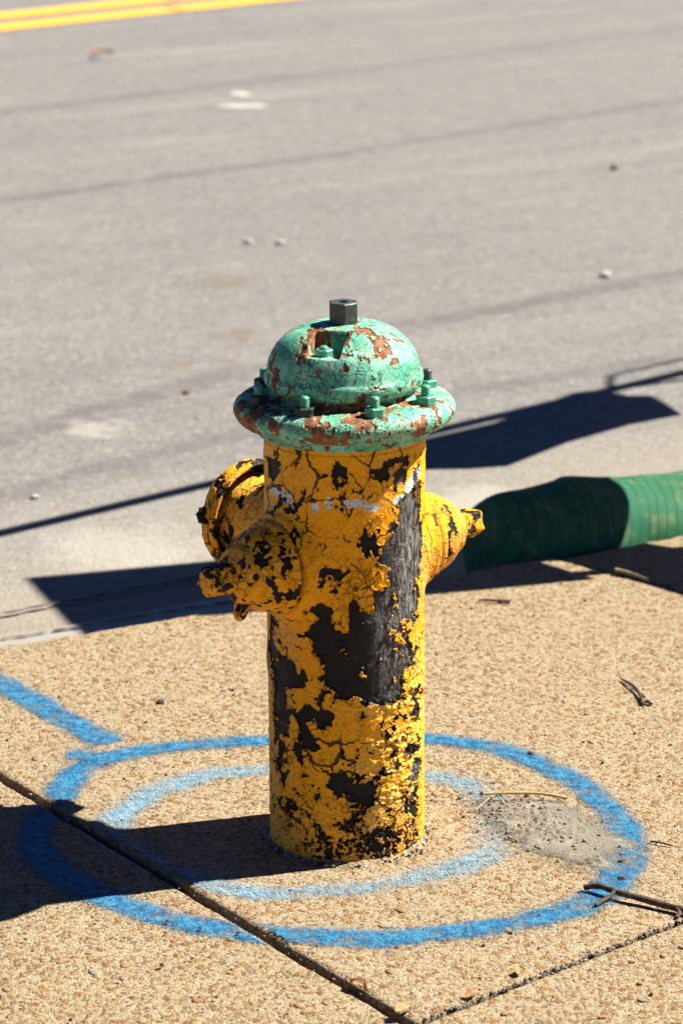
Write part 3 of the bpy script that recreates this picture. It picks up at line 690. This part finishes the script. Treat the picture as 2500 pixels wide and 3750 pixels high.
def hexprism(r, z0, z1, rot=0.0, chamf=.08, hole=0.0, hole_depth=.012):
    bm = bmesh.new()
    def ring(rad, z, n=6, ro=rot): return [bm.verts.new((rad * math.sin(ro + 2 * math.pi * k / n), -rad * math.cos(ro + 2 * math.pi * k / n), z)) for k in range(n)]
    a = ring(r, z0); b = ring(r, z1 - r * chamf); c = ring(r * (1 - chamf), z1)
    for u, v in ((a, b), (b, c)):
        for k in range(6): bm.faces.new((u[k], u[(k + 1) % 6], v[(k + 1) % 6], v[k]))
    bm.faces.new(a[::-1])
    if hole:
        n = 24; h = ring(hole, z1, n); g = ring(hole * .9, z1 - hole_depth, n)
        for k in range(6):
            for j in range(4):
                h0, h1 = h[(k * 4 + j) % n], h[(k * 4 + j + 1) % n]
                if j < 2: bm.faces.new((c[k], h1, h0)) 
                else: bm.faces.new((c[(k + 1) % 6], h1, h0))
            bm.faces.new((c[k], c[(k + 1) % 6], h[(k * 4 + 2) % n]))
        for k in range(n): bm.faces.new((h[k], h[(k + 1) % n], g[(k + 1) % n], g[k]))
        bm.faces.new(g[::-1])
    else: bm.faces.new(c)
    bmesh.ops.recalc_face_normals(bm, faces=bm.faces)
    bmesh.ops.bevel(bm, geom=[e for e in bm.edges if abs(e.verts[0].co.z - e.verts[1].co.z) > r * .2], offset=r * .07, segments=2, affect='EDGES')
    me = bpy.data.meshes.new('hex'); bm.to_mesh(me); bm.free(); return me
obj('operating_nut', hexprism(.0194, .6775, .7062, R(3), .06, .0062), IRON, hydrant)
def stud_mesh(r=.0060, L=.0195, pitch=.0024, dome=.0016):
    z = np.arange(0, L, pitch / 5); rr = r * (1 - .11 * (.5 + .5 * np.cos(2 * np.pi * z / pitch)))
    p = np.c_[rr, z]; p = np.vstack([p, [[r * .86, L], [r * .6, L + dome * .8], [0, L + dome]]]); V, F = lathe_pts(p, 16)
    return mesh_from(V, F)
STUD = stud_mesh(); NUT = hexprism(.0132, 0, .0115, 0, .10)
stud_mats = {}
for k in range(8):
    an = R(19.6 + 45 * k); P = Vector((.111 * math.sin(an), -.111 * math.cos(an), .5865))
    dark = k in (5, 6, 7); me = NUT.copy(); me.materials.append(BLKNUT if dark else GRNNUT)
    b_ = obj('flange_bolt', me, None, hydrant); b_.matrix_world = Matrix.Translation(P) @ Matrix.Rotation(random.uniform(-.5, .5), 4, 'Z') @ Matrix.Rotation(R(random.uniform(-1.5, 1.5)), 4, 'X')
    sm = STUD.copy(); sm.materials.append(IRON if k == 2 else GRNNUT)
    s_ = obj('threaded_stud', sm, None, b_); s_.location = (0, 0, .004)
pn = pk_dir * .062 - pk_side * .006
me = hexprism(.0115, 0, .0095, .3, .12); pk = obj('plug_nut', me, GRNNUT, hydrant); pk.location = (pn[0], pn[1], PK_Z - .001)
me = stud_mesh(.0055, .003); ps_ = obj('threaded_stud', me, GRNNUT, pk); ps_.location = (0, 0, .0092)

# mortar and grit gathered round the foot of the barrel
def foot_grit():
    nu, nv = 200, 10; V = []
    ph = phis(nu)
    for i in range(nu):
        for j in range(nv):
            t = j / (nv - 1); r = .095 + (.022 + .009 * math.sin(3 * ph[i] + 1) + .005 * math.sin(7 * ph[i])) * t; V.append((r * math.sin(ph[i]), -r * math.cos(ph[i]), 0))
    V = np.array(V); t = np.tile(np.linspace(0, 1, nv), nu)
    V[:, 2] = .007 * (1 - t) ** 1.5 * (1 + .9 * fbm(V, 30, 3, 300)) + fbm(V, 140, 3, 305) * .003 * (1 - t) - .003 * t ** 2 + slab_relief(V[:, 0], V[:, 1])
    return mesh_from(V, grid_faces(nu, nv, True))
DUST = mat_plain('grey_silt', (.206, .181, .140), (.287, .262, .213), 90, .95, .0022, 420, .2)
fg = obj('foot_grit', foot_grit(), SLAB, sidewalk); tag(fg, kind='stuff')

def foot_place(rr):
    a = rr.uniform(0, 6.283); r = .0985 + abs(rr.gauss(0, .007)); return (r * math.sin(a), -r * math.cos(a))
# ------------------------------------------------------------------ green sediment sock in the gutter
def mat_sock():
    n = NT('green_netting'); L = n.attr('along'); T = n.attr('turn')
    ridge = n.math('FRACT', n.add(n.mul(L, 48), n.add(n.mul(T, 9.0), n.mul(n.noise(9, 3), 1.2))))
    seam = n.mul(n.step(n.math('ABSOLUTE', n.sub(ridge, .5)), .20, .06), n.step(n.noise(16, 3, .6), .30, .5))
    wx = n.math('ABSOLUTE', n.math('SINE', n.add(n.mul(L, 700.0), n.mul(T, 220.0)))); wy = n.math('ABSOLUTE', n.math('SINE', n.sub(n.mul(L, 700.0), n.mul(T, 220.0))))
    mesh_ = n.math('MINIMUM', wx, wy); hole = n.step(mesh_, .62, .3)
    c = n.mix(n.noise(14, 4, .6), (.006, .101, .045), (.018, .165, .079))
    c = n.mix(n.mul(n.step(n.noise(24, 4, .65), .48, .66), .65), c, (.150, .203, .098))
    c = n.mix(n.mul(n.sub(1.0, hole), .28), c, (.011, .090, .045))
    c = n.mix(n.mul(seam, .55), c, (.045, .038, .017))
    c = n.mix(n.step(n.noise(85, 3, .6), .68, .74, 0, .8), c, (.315, .270, .075))
    h = n.add(n.mul(hole, .5), n.mul(seam, -.4))
    return n.finish(c, .8, n.bump(h, .0012), spec=.25)
def sock():
    r0 = .098; off = r0 + .012
    pts = np.array([[*curb_pt(s, off + .012 * math.sin(s * 5) * (s > .4)), 0] for s in np.linspace(.235, 2.6, 300)])
    S = np.linspace(.235, 2.6, 300) - .235; n = 96; V = []; al = []; tu = []
    t3 = np.array([d_c[0], d_c[1], 0]); b3 = np.array([n_c[0], n_c[1], 0]); u3 = np.array([0, 0, 1.])
    heads = [(-.040, .0), (-.0395, .02), (-.036, .05), (-.029, .072), (-.016, .090)]
    rows = [(pts[0] + t3 * a, r / r0, a) for a, r in heads] + [(p, 1 - .05 * math.exp(-s / .03), s) for p, s in zip(pts, S)]
    for p, f, s in rows:
        sag = 1.0
        for k in range(n + 1):
            a = 2 * math.pi * k / n; c, sn = math.cos(a), math.sin(a)
            r = r0 * f; z = sn * r * .98; 
            if sn < -.55: z = -.55 * r - (sn * -1 - .55) * r * .75
            q = p + b3 * c * r * 1.04 + u3 * (z + ROADZ + .004 + r0 * .89)
            V.append(q); al.append(s); tu.append(k / n)
    V = np.array(V); nr = len(rows); ctr = np.repeat(np.array([r_[0] for r_ in rows]), n + 1, 0); ctr[:, 2] = ROADZ + r0 * .9
    dirn = V - ctr; l = np.linalg.norm(dirn, axis=1, keepdims=True) + 1e-6; al = np.array(al)
    swell = .012 * np.exp(-((al - .02) / .05) ** 2) * (al > -.03) + .013 * np.exp(-((al - .14) / .10) ** 2) - .010 * np.exp(-((al - .42) / .12) ** 2) + .006 * np.exp(-((al - .62) / .15) ** 2)
    V = V + dirn / l * (fbm(V, 7, 2, 400) * .008 + fbm(V, 40, 3, 404) * .0012 + swell)[:, None]
    V[:, 2] = np.maximum(V[:, 2], ROADZ + .006)
    return mesh_from(V, grid_faces(nr, n + 1)[:, ::-1], {'along': al, 'turn': tu})
tag(obj('sediment_sock', sock(), mat_sock()), 'green netted sediment sock lying in the gutter along the kerb', 'sediment sock')

# ------------------------------------------------------------------ litter: twigs, straw, silt, grit, pebbles, leaf
BARK = mat_plain('dark_bark', (.045, .030, .022), (.13, .095, .07), 160, .9, .0012, 500, .2)
STRAW = mat_plain('dry_straw', (.336, .232, .101), (.464, .352, .179), 120, .8, .0006, 500, .3)
def twig(name, lab, branches, mat, cat='twig', group=None, n=8, wob=.25):
    parts = []
    for bi, (pts, r0, r1) in enumerate(branches):
        p = smooth_curve(np.array(pts), 2); rr = np.linspace(r0, r1, len(p)); parts.append(tube(p, rr, n, wob, bi + len(lab)))
    V, F = join_parts(parts); o = obj(name, mesh_from(V, F), mat); tag(o, lab, cat, group); return o
twig('twig', 'thick dark forked twig lying across the sidewalk at the right edge', [
    ([(.293, -.186, .006), (.310, -.193, .012), (.327, -.209, .011), (.345, -.218, .009), (.372, -.232, .0075), (.407, -.257, .006), (.47, -.285, .008)], .0038, .0044),
    ([(.329, -.210, .011), (.318, -.222, .007), (.303, -.236, .004)], .0032, .0026), ([(.40, -.253, .007), (.404, -.262, .004), (.398, -.270, .003)], .003, .002)], BARK, n=10)
twig('straw', 'long pale straw stem lying above the grey silt patch', [([(.182, .118, .010), (.21, .119, .011), (.25, .120, .011), (.275, .116, .009), (.293, .113, .006)], .0018, .0023), ([(.274, .116, .008), (.285, .110, .004)], .0018, .0012)], STRAW, 'straw')
twig('straw', 'short thin straw crossing under the left end of the longer stem', [([(.199, .134, .004), (.186, .108, .0055), (.170, .078, .003)], .0010, .0009)], STRAW, 'straw')
twig('twig', 'small curled dark twig alone on the pale slab at right', [([(.407, .600, .004), (.420, .568, .007), (.428, .540, .006), (.430, .490, .003)], .0011, .0028), ([(.409, .597, .003), (.426, .560, .002), (.436, .525, .002)], .0009, .0012), ([(.430, .498, .003), (.438, .500, .005), (.441, .490, .003)], .0022, .003)], BARK)
twig('twig', 'tiny dark sprig on the slab close to the kerb shadow', [([(.212, .983, .003), (.232, .981, .004), (.262, .972, .003)], .0018, .0026), ([(.240, .979, .004), (.266, .982, .003)], .002, .001)], BARK)
twig('straw', 'short tan stick resting on the joint beside the shaded slab', [([(.445, 1.128, .009), (.466, 1.112, .009), (.495, 1.082, .006)], .0032, .0026)], STRAW, 'straw')
twig('twig', 'tiny brown splinter right of the blue ring', [([(.390, -.030, .003), (.403, -.036, .004), (.418, -.043, .002)], .0016, .001), ([(.398, -.033, .003), (.402, -.025, .002)], .001, .0008)], BARK)

def rock(r, seed, sub=1):
    bm = bmesh.new(); bmesh.ops.create_icosphere(bm, subdivisions=sub, radius=1); rr = random.Random(seed)
    for v in bm.verts: v.co *= rr.uniform(.72, 1.2)
    me = bpy.data.meshes.new('rock'); bm.to_mesh(me); bm.free()
    V = np.array([v.co[:] for v in me.vertices]) * r; F = [tuple(p.vertices) for p in me.polygons]; bpy.data.meshes.remove(me); return V, F
ROCKS = [rock(1, k) for k in range(12)]
def scatter(name, N, place, size, mat, flat=.7, parent=None, sink=.25):
    Vs = []; Fs = []; k = 0; rr = random.Random(hash(name) % 1000 if False else len(name) * 7 + N)
    for i in range(N):
        q = place(rr)
        if q is None: continue
        x, y = q; r = size(rr); v, f = ROCKS[rr.randrange(12)]; a = rr.uniform(0, 6.28); ca, sa = math.cos(a), math.sin(a)
        sx, sy, sz = r * rr.uniform(.8, 1.4), r * rr.uniform(.7, 1.1), r * flat * rr.uniform(.7, 1.2)
        X = v[:, 0] * sx; Y = v[:, 1] * sy; Z = v[:, 2] * sz
        z0 = float(slab_relief(np.array([x]), np.array([y]))[0]) if parent is None or True else 0
        Vs.append(np.stack([X * ca - Y * sa + x, X * sa + Y * ca + y, Z + sz * (1 - sink) + z0], -1)); Fs.append(np.array(f) + k); k += len(v)
    return mesh_from(np.vstack(Vs), np.vstack(Fs), smooth_shade=False)
GRIT = mat_plain('dark_grit', (.025, .02, .018), (.09, .07, .055), 90, .9, .0008, 600, .3)
def on_walk(rr):
    x = rr.uniform(-.62, .72); y = rr.uniform(-.62, 1.35)
    if (np.array([x, y]) - np.array([.13, 1.10])) @ n_c > -.02: return None
    if x * x + y * y < .0121: return None
    g = in_gap(np.array([[x, y]]))[0]
    return (x, y)
tag(obj('loose_grit', scatter('loose_grit', 520, on_walk, lambda rr: .0010 + .0022 * rr.random() ** 3, GRIT), GRIT, sidewalk), kind='stuff')
TAN = mat_plain('tan_pebble', (.312, .181, .073), (.387, .262, .134), 40, .7, .0008, 500, .4)
def tan_place(rr):
    q = on_walk(rr); return q if q and q[1] < .5 else None
PALEG = mat_plain('pale_grit', (.281, .237, .170), (.387, .350, .280), 90, .8, .0008, 500, .3)
tag(obj('pale_grit', scatter('pale_grit', 420, on_walk, lambda rr: .0010 + .0016 * rr.random() ** 2, PALEG), PALEG, sidewalk), kind='stuff')
# larger river pebbles that stand a little proud of the slabs
pm = []
for k in range(5):
    v, f = rock(1, 50 + k, 2); v = v * np.array([1, .62 + .06 * k, .34]); pm.append(mesh_from(v, f))
PEB = [TAN, mat_plain('rust_pebble', (.262, .125, .048), (.325, .187, .085), 60, .7, .0006, 500, .4), mat_plain('cream_pebble', (.242, .203, .140), (.273, .242, .185), 60, .7, .0006, 500, .4)]
pm = [[(lambda m2: (m2.materials.append(mm), m2)[1])(m.copy()) for mm in PEB] for m in pm]
rr = random.Random(5); cnt = 0
while cnt < 80:
    x, y = rr.uniform(-.46, .47), -.58 + 1.1 * rr.random() ** 1.4
    if x * x + y * y < .0144: continue
    g = in_gap(np.array([[x, y]]))[0]
    if -.008 < g < .02: continue
    s = .0036 + .0042 * rr.random() ** 1.8; me = pm[rr.randrange(5)][(0, 0, 1, 2, 0)[rr.randrange(5)]]
    o = bpy.data.objects.new('pebble', me); col.objects.link(o); o.parent = sidewalk
    o.location = (x, y, float(slab_relief(np.array([x]), np.array([y]))[0]) + .0004 - (.0035 if g > 0 else 0)); o.scale = (s * rr.uniform(.9, 1.5), s, s * rr.uniform(.6, 1.0)); o.rotation_euler = (0, 0, rr.uniform(0, 6.28)); cnt += 1
for nm_, n_, mt_, sz_ in (('foot_gravel', 260, GRIT, .0016), ('foot_gravel', 300, PALEG, .0024)):
    tag(obj(nm_, scatter(nm_, n_, foot_place, lambda rr: .0008 + sz_ * rr.random() ** 2, mt_, .8, sidewalk, -.4), mt_, sidewalk), kind='stuff')
# specific loose dark stones
stones = [('dark_stone', 'dark crumb of asphalt lying on the blue ring at upper right', (.255, .292), .0042), ('dark_stone', 'largest black stone on the blue ring near the forked twig', (.343, -.15), .0052),
          ('dark_stone', 'dark chip on the bare slab above the blue stroke', (-.27, .50), .0055), ('dark_stone', 'dark stone at the rim of the grey silt, right side', (.347, -.095), .0044)]
for nm, lab, (x, y), r in stones:
    v, f = rock(r, int(x * 1000) % 97, 2); o = obj(nm, mesh_from(v * np.array([1.2, .9, .7]), f, smooth_shade=False), GRIT); o.location = (x, y, r * .45); tag(o, lab, 'stone')

# grey silt patch inside the ring
def silt():
    nx, ny = 150, 190; u, v = np.meshgrid(np.linspace(.135, .395, nx), np.linspace(-.19, .165, ny), indexing='ij')
    x, y = u.ravel(), v.ravel(); P = np.stack([x, y, x * 0], -1)
    a = R(-62); cx, cy = .272, .005; X = (x - cx) * math.cos(a) + (y - cy) * math.sin(a); Y = -(x - cx) * math.sin(a) + (y - cy) * math.cos(a)
    d = np.sqrt((X / .145) ** 2 + (Y / .075) ** 2) + fbm(P, 16, 4, 500) * .55
    cov = smooth(d, 1.45, .15)
    clod = np.abs(fbm(P, 70, 4, 510, .65)); rough = smooth(fbm(P, 14, 2, 520) - (x - .27) * 3.2, -.1, .25)
    z = slab_relief(x, y) + .0012 + cov * .0020 * (1 + fbm(P, 22, 3, 530)) + cov * rough * (clod * .017) + cov * fbm(P, 180, 2, 540) * .0012
    cov = cov * np.where((u.ravel() < .138) | (u.ravel() > .392) | (v.ravel() < -.187) | (v.ravel() > .162), 0, 1)
    return mesh_from(np.stack([x, y, z], -1), grid_faces(nx, ny), {'cover': cov})
def mat_silt():
    n = NT('silt_dust'); cov = n.attr('cover')
    a = n.step(n.sub(cov, n.add(.44, n.add(n.mul(n.sub(n.noise(380, 3, .7), .5), 1.4), n.mul(n.sub(n.noise(60, 4, .6), .5), .8)))), -.30, .30)
    c = n.mix(n.noise(60, 4, .65), (.187, .166, .128), (.287, .262, .210))
    c = n.mix(n.step(n.noise(24, 3, .6), .50, .65, 0, .55), c, (.399, .374, .317))
    return n.finish(c, .95, n.bump(n.noise(200, 5, .75), .0042), spec=.15, alpha=a)
tag(obj('silt_patch', silt(), mat_silt(), sidewalk), kind='stuff')
SILTROCK = mat_plain('silt_clod', (.128, .112, .090), (.272, .240, .187), 90, .95, .001, 500, .2)
def silt_place(rr):
    t = rr.gauss(0, .45); w = rr.gauss(0, .4); a = R(-62); X, Y = t * .12, w * .07
    return (.245 + X * math.cos(a) - Y * math.sin(a), .03 + X * math.sin(a) + Y * math.cos(a))
tag(obj('silt_clods', scatter('silt_clods', 1300, silt_place, lambda rr: .0008 + .0028 * rr.random() ** 3, SILTROCK, .8, sidewalk, -.2), SILTROCK, sidewalk), kind='stuff')
# debris in joints
def joint_place(rr):
    k = rr.random()
    if k < .60: t = rr.random() ** .8 * 1.0; q = pB + j2 * (t * .62) + down * .003 + np.array([rr.gauss(0, .003), rr.gauss(0, .003)])
    elif k < .68: q = pA + j1 * rr.uniform(0, 1.6) + left * .005 + np.array([rr.gauss(0, .0025), rr.gauss(0, .0025)])
    else: q = pD + j3 * rr.uniform(.1, .45) + right * .006 + np.array([rr.gauss(0, .006), rr.gauss(0, .006)])
    return tuple(q)
JG = mat_plain('joint_grit', (.10, .085, .075), (.24, .2, .17), 120, .95, .001, 500, .2)
tag(obj('joint_grit', scatter('joint_grit', 520, joint_place, lambda rr: .0012 + .0022 * rr.random() ** 2, JG, .8, sidewalk, 1.6), JG, sidewalk), kind='stuff')
# road litter
def flat_patch(name, lab, cat, x, y, rx, ry, mat, seed, z=ROADZ + .003, h=.0):
    n = 28; V = [(x, y, z + h)]; r0 = random.Random(seed); ph = [r0.uniform(0, 6.28) for _ in range(4)]
    for k in range(n):
        a = 2 * math.pi * k / n; f = 1 + .22 * math.sin(2 * a + ph[0]) + .14 * math.sin(5 * a + ph[1]) + .08 * math.sin(9 * a + ph[2])
        V.append((x + rx * f * math.cos(a), y + ry * f * math.sin(a), z))
    o = obj(name, mesh_from(V, [(0, 1 + k, 1 + (k + 1) % n) for k in range(n)], smooth_shade=False), mat); tag(o, lab, cat); return o
def leaf(x, y, L, yaw):
    V = []; F = []; n = 12
    for i in range(n + 1):
        t = i / n; w = L * .26 * math.sin(math.pi * t ** .8) * (1 + .18 * math.sin(t * 22)); cz = .014 * math.sin(t * 3.1) + .006
        for s in (-1, -.5, 0, .5, 1): V.append((L * (t - .5), w * s, cz + abs(s) ** 1.5 * .012))
    for i in range(n):
        for j in range(4): F.append((i * 5 + j, (i + 1) * 5 + j, (i + 1) * 5 + j + 1, i * 5 + j + 1))
    o = obj('dead_leaf', mesh_from(V, F), mat_plain('dry_leaf', (.30, .15, .06), (.50, .28, .13), 60, .8, .001, 200))
    o.location = (x, y, ROADZ + .006); o.rotation_euler = (0, 0, yaw); return o
def leaf_at(x, y, z, L, yaw, lab):
    o = leaf(x, y, L, yaw); o.location.z = z; o.rotation_euler = (random.uniform(-.3, .3), random.uniform(-.2, .2), yaw); o.scale.z = L / .09; tag(o, lab, 'leaf'); return o
leaf_at(.062, -.535, .001, .030, .9, 'crumpled brown leaf scrap in the joint corner at the bottom edge')
leaf_at(.012, -.462, -.003, .034, -.9, 'narrow brown leaf scrap wedged in the long diagonal joint')
leaf_at(.142, -.488, .001, .024, .6, 'small brown leaf scrap on the gravel filled cross joint')
leaf_at(.198, -.428, .002, .020, 1.4, 'tan leaf fragment beside the middle of the cross joint')
tag(leaf(-.944, 8.29, .09, .3), 'curled brown dead leaf lying on the road near the yellow lines', 'leaf')
WPAINT = mat_plain('white_splash', (.372, .366, .316), (.444, .438, .386), 20, .8, .001, 230)
flat_patch('paint_splash', 'larger white paint splash on the road behind the hydrant, left of centre', 'paint splash', -.352, 7.03, .072, .05, WPAINT, 3)
flat_patch('paint_splash', 'smaller white paint splash just beyond the larger one on the road', 'paint splash', -.37, 7.32, .035, .05, WPAINT, 9)
OIL = mat_plain('brown_stain', (.27, .22, .14), (.33, .28, .20), 18, .85, .0015, 230)
RST = mat_plain('road_pebble', (.320, .304, .265), (.480, .464, .421), 60, .8, .001, 300); RSD = mat_plain('brown_road_pebble', (.080, .048, .023), (.192, .120, .062), 60, .8, .001, 300)
for lab, (x, y), r, mt in [('grey pebble on the road, left one of a near pair behind the hydrant', (-.263, 4.553), .011, RST), ('grey pebble on the road, right one of a near pair behind the hydrant', (-.175, 4.54), .011, RST),
                           ('small rust brown pebble on the road left of the green top', (-.35, 2.845), .007, RSD), ('white pebble on the road above the thin pole shadow', (-.602, 2.005), .007, RST),
                           ('pale oval pebble on the road at mid height near the right edge', (.676, 4.099), .013, RST), ('dark pebble far out on the road at the right', (.842, 5.738), .014, RSD)]:
    v, f = rock(r, int(abs(x) * 1000), 2); o = obj('road_pebble', mesh_from(v * np.array([1.2, .9, .7]), f, smooth_shade=False), mt); o.location = (x, y, ROADZ + r * .5); tag(o, lab, 'pebble', 'pebbles lying on the road')

# ------------------------------------------------------------------ invented shadow casters beside the frame, whose shadows fall into it
SHX, SHY = COT * math.cos(SUN_AZ), COT * math.sin(SUN_AZ)
def lift(x, y, z0, z):                      # the point at height z whose shadow falls on (x, y, z0)
    return np.array([x + SHX * (z - z0), y + SHY * (z - z0), z])
def up_to_plane(x, y, z0, Q, nrm):          # the point of the vertical plane through Q whose shadow falls on (x, y, z0)
    S = np.array([SHX, SHY, 1.0]); P = np.array([x, y, z0]); t = ((Q - P)[:2] @ nrm) / (S[:2] @ nrm); return P + S * t
def extrude_poly(poly, d):
    n = len(poly); d = np.array(d); V = [tuple(p - d / 2) for p in poly] + [tuple(p + d / 2) for p in poly]
    F = [tuple(range(n)), tuple(reversed(range(n, 2 * n)))] + [(k, k + n, (k + 1) % n + n, (k + 1) % n) for k in range(n)]
    bm = bmesh.new(); vs = [bm.verts.new(v) for v in V]
    for f in F: bm.faces.new([vs[i] for i in f])
    bmesh.ops.recalc_face_normals(bm, faces=bm.faces); bmesh.ops.triangulate(bm, faces=[f for f in bm.faces if len(f.verts) > 4])
    me = bpy.data.meshes.new('plate'); bm.to_mesh(me); bm.free(); return me
STEEL = mat_plain('galvanised_steel', (.30, .31, .32), (.42, .43, .44), 30, .45, .0006, 200, .5, .6)
ORANGE = mat_plain('orange_panel', (.70, .20, .03), (.78, .26, .05), 12, .6, .0006, 200)
CASTER_GREY = mat_plain('grey_caster', (.13, .14, .15), (.19, .20, .21), 14, .7, .003, 30)
# invented shadow caster: a tall panel over a narrow one with a slit between, on a stand
ws = empty('shadow_caster_sign', (1.0, 1.5, 0)); tag(ws, 'invented orange sign casting shadows from just right of the frame beside the kerb', 'shadow caster')
pd = np.array([-.465, .885]); pd /= np.linalg.norm(pd); pn_ = np.array([pd[1], -pd[0]])
Qs = np.array([1.02, 1.29, 0])             # foot of the near edge
def wpt(t, z): return np.array([Qs[0] + pd[0] * t, Qs[1] + pd[1] * t, z])
CASTER = dict(z0=.375, z1=.605, z2=.655, z3=1.385, w=.665)
th = (pn_[0] * .012, pn_[1] * .012, 0)
def part_keep(o, parent): o.parent = parent; o.matrix_parent_inverse = Matrix.Translation(parent.location).inverted(); return o
CA, SA_ = math.cos(SUN_AZ), math.sin(SUN_AZ)
def from_shadow(lat, sh): return up_to_plane(-SA_ * lat - CA * sh, CA * lat - SA_ * sh, 0, Qs, pn_)
panel = [(.935, -.050), (1.594, -.008), (1.60, -.93), (1.45, -.88), (1.26, -.81), (1.15, -.855), (1.10, -.89), (1.03, -.96), (.93, -1.03), (.80, -1.03), (.80, -.83), (.921, -.772), (1.085, -.695), (1.10, -.655), (1.081, -.645), (.935, -.714)]
part_keep(obj('caster_panel', extrude_poly([from_shadow(*q) for q in panel], th), ORANGE), ws)
for t in (.035, .13):
    V, F = tube([wpt(t, .0) + np.array([.02, .01, 0]), wpt(t, 1.3) + np.array([.02, .01, 0])], [.014, .014], 10); part_keep(obj('post', mesh_from(V, F), STEEL), ws)
    V, F = tube([wpt(t, .02) - np.array([pn_[0], pn_[1], 0]) * -.02 , wpt(t, .02) + np.array([pn_[0], pn_[1], 0]) * .42], [.013, .013], 8); part_keep(obj('foot', mesh_from(V, F), STEEL), ws)
# invented shadow caster: long pole and hanging sheet on a stand farther right
ba = empty('shadow_caster_pole', (2.6, 4.2, ROADZ)); tag(ba, 'invented grey pole with hanging sheet casting shadows from right of the frame', 'barrier')
PA, PB_ = np.array([-.86, 1.575]), np.array([.60, 2.895])
adir = (PB_ - PA) / np.linalg.norm(PB_ - PA); anr = np.array([-adir[1], adir[0]]); AZ = 1.32
q0 = lift(*PA, ROADZ, AZ); q1 = lift(*(PA + adir * 4.4), ROADZ, AZ)
V, F = tube([q0, q0 * .5 + q1 * .5, q1], [.020, .021, .024], 12); part_keep(obj('pole', mesh_from(V, F), STEEL), ba)
Qp = q0.copy()
Bpts = [(-.21, 2.155), (.166, 2.455), (.318, 2.59), (.42, 2.73), (.505, 2.855), (.57, 2.885), (.625, 2.83), (.675, 2.83), (.695, 2.77), (.72, 2.665), (.60, 2.58), (.455, 2.43), (.323, 2.247), (.24, 2.225), (.16, 2.221), (.02, 2.172), (-.2, 2.06)]
poly = [up_to_plane(x, y, ROADZ, Qp, anr) for x, y in Bpts]
part_keep(obj('caster_sheet', extrude_poly(poly, (anr[0] * .01, anr[1] * .01, 0)), CASTER_GREY), ba)
for s in (3.2, 4.2):
    f0 = lift(*(PA + adir * s), ROADZ, AZ)
    V, F = tube([np.array([f0[0], f0[1], ROADZ]), f0], [.035, .03], 12); part_keep(obj('stand_post', mesh_from(V, F), STEEL), ba)
for pa, pb, zz in (((.60, 3.02), (.95, 3.33), 1.9), ((.62, 2.90), (.92, 3.07), 1.7)):  # added ropes, placed for their thin streaks of shadow
    a3 = lift(*pa, ROADZ, zz); b3_ = lift(*pb, ROADZ, zz); e3 = np.array([q1[0], q1[1], AZ + .05])
    V, F = tube([lift(*(PA + adir * (1.95)), ROADZ, AZ), a3, b3_, b3_ + (b3_ - a3) * 3], [.008] * 4, 8); part_keep(obj('caster_rope', mesh_from(V, F), STEEL), ba)
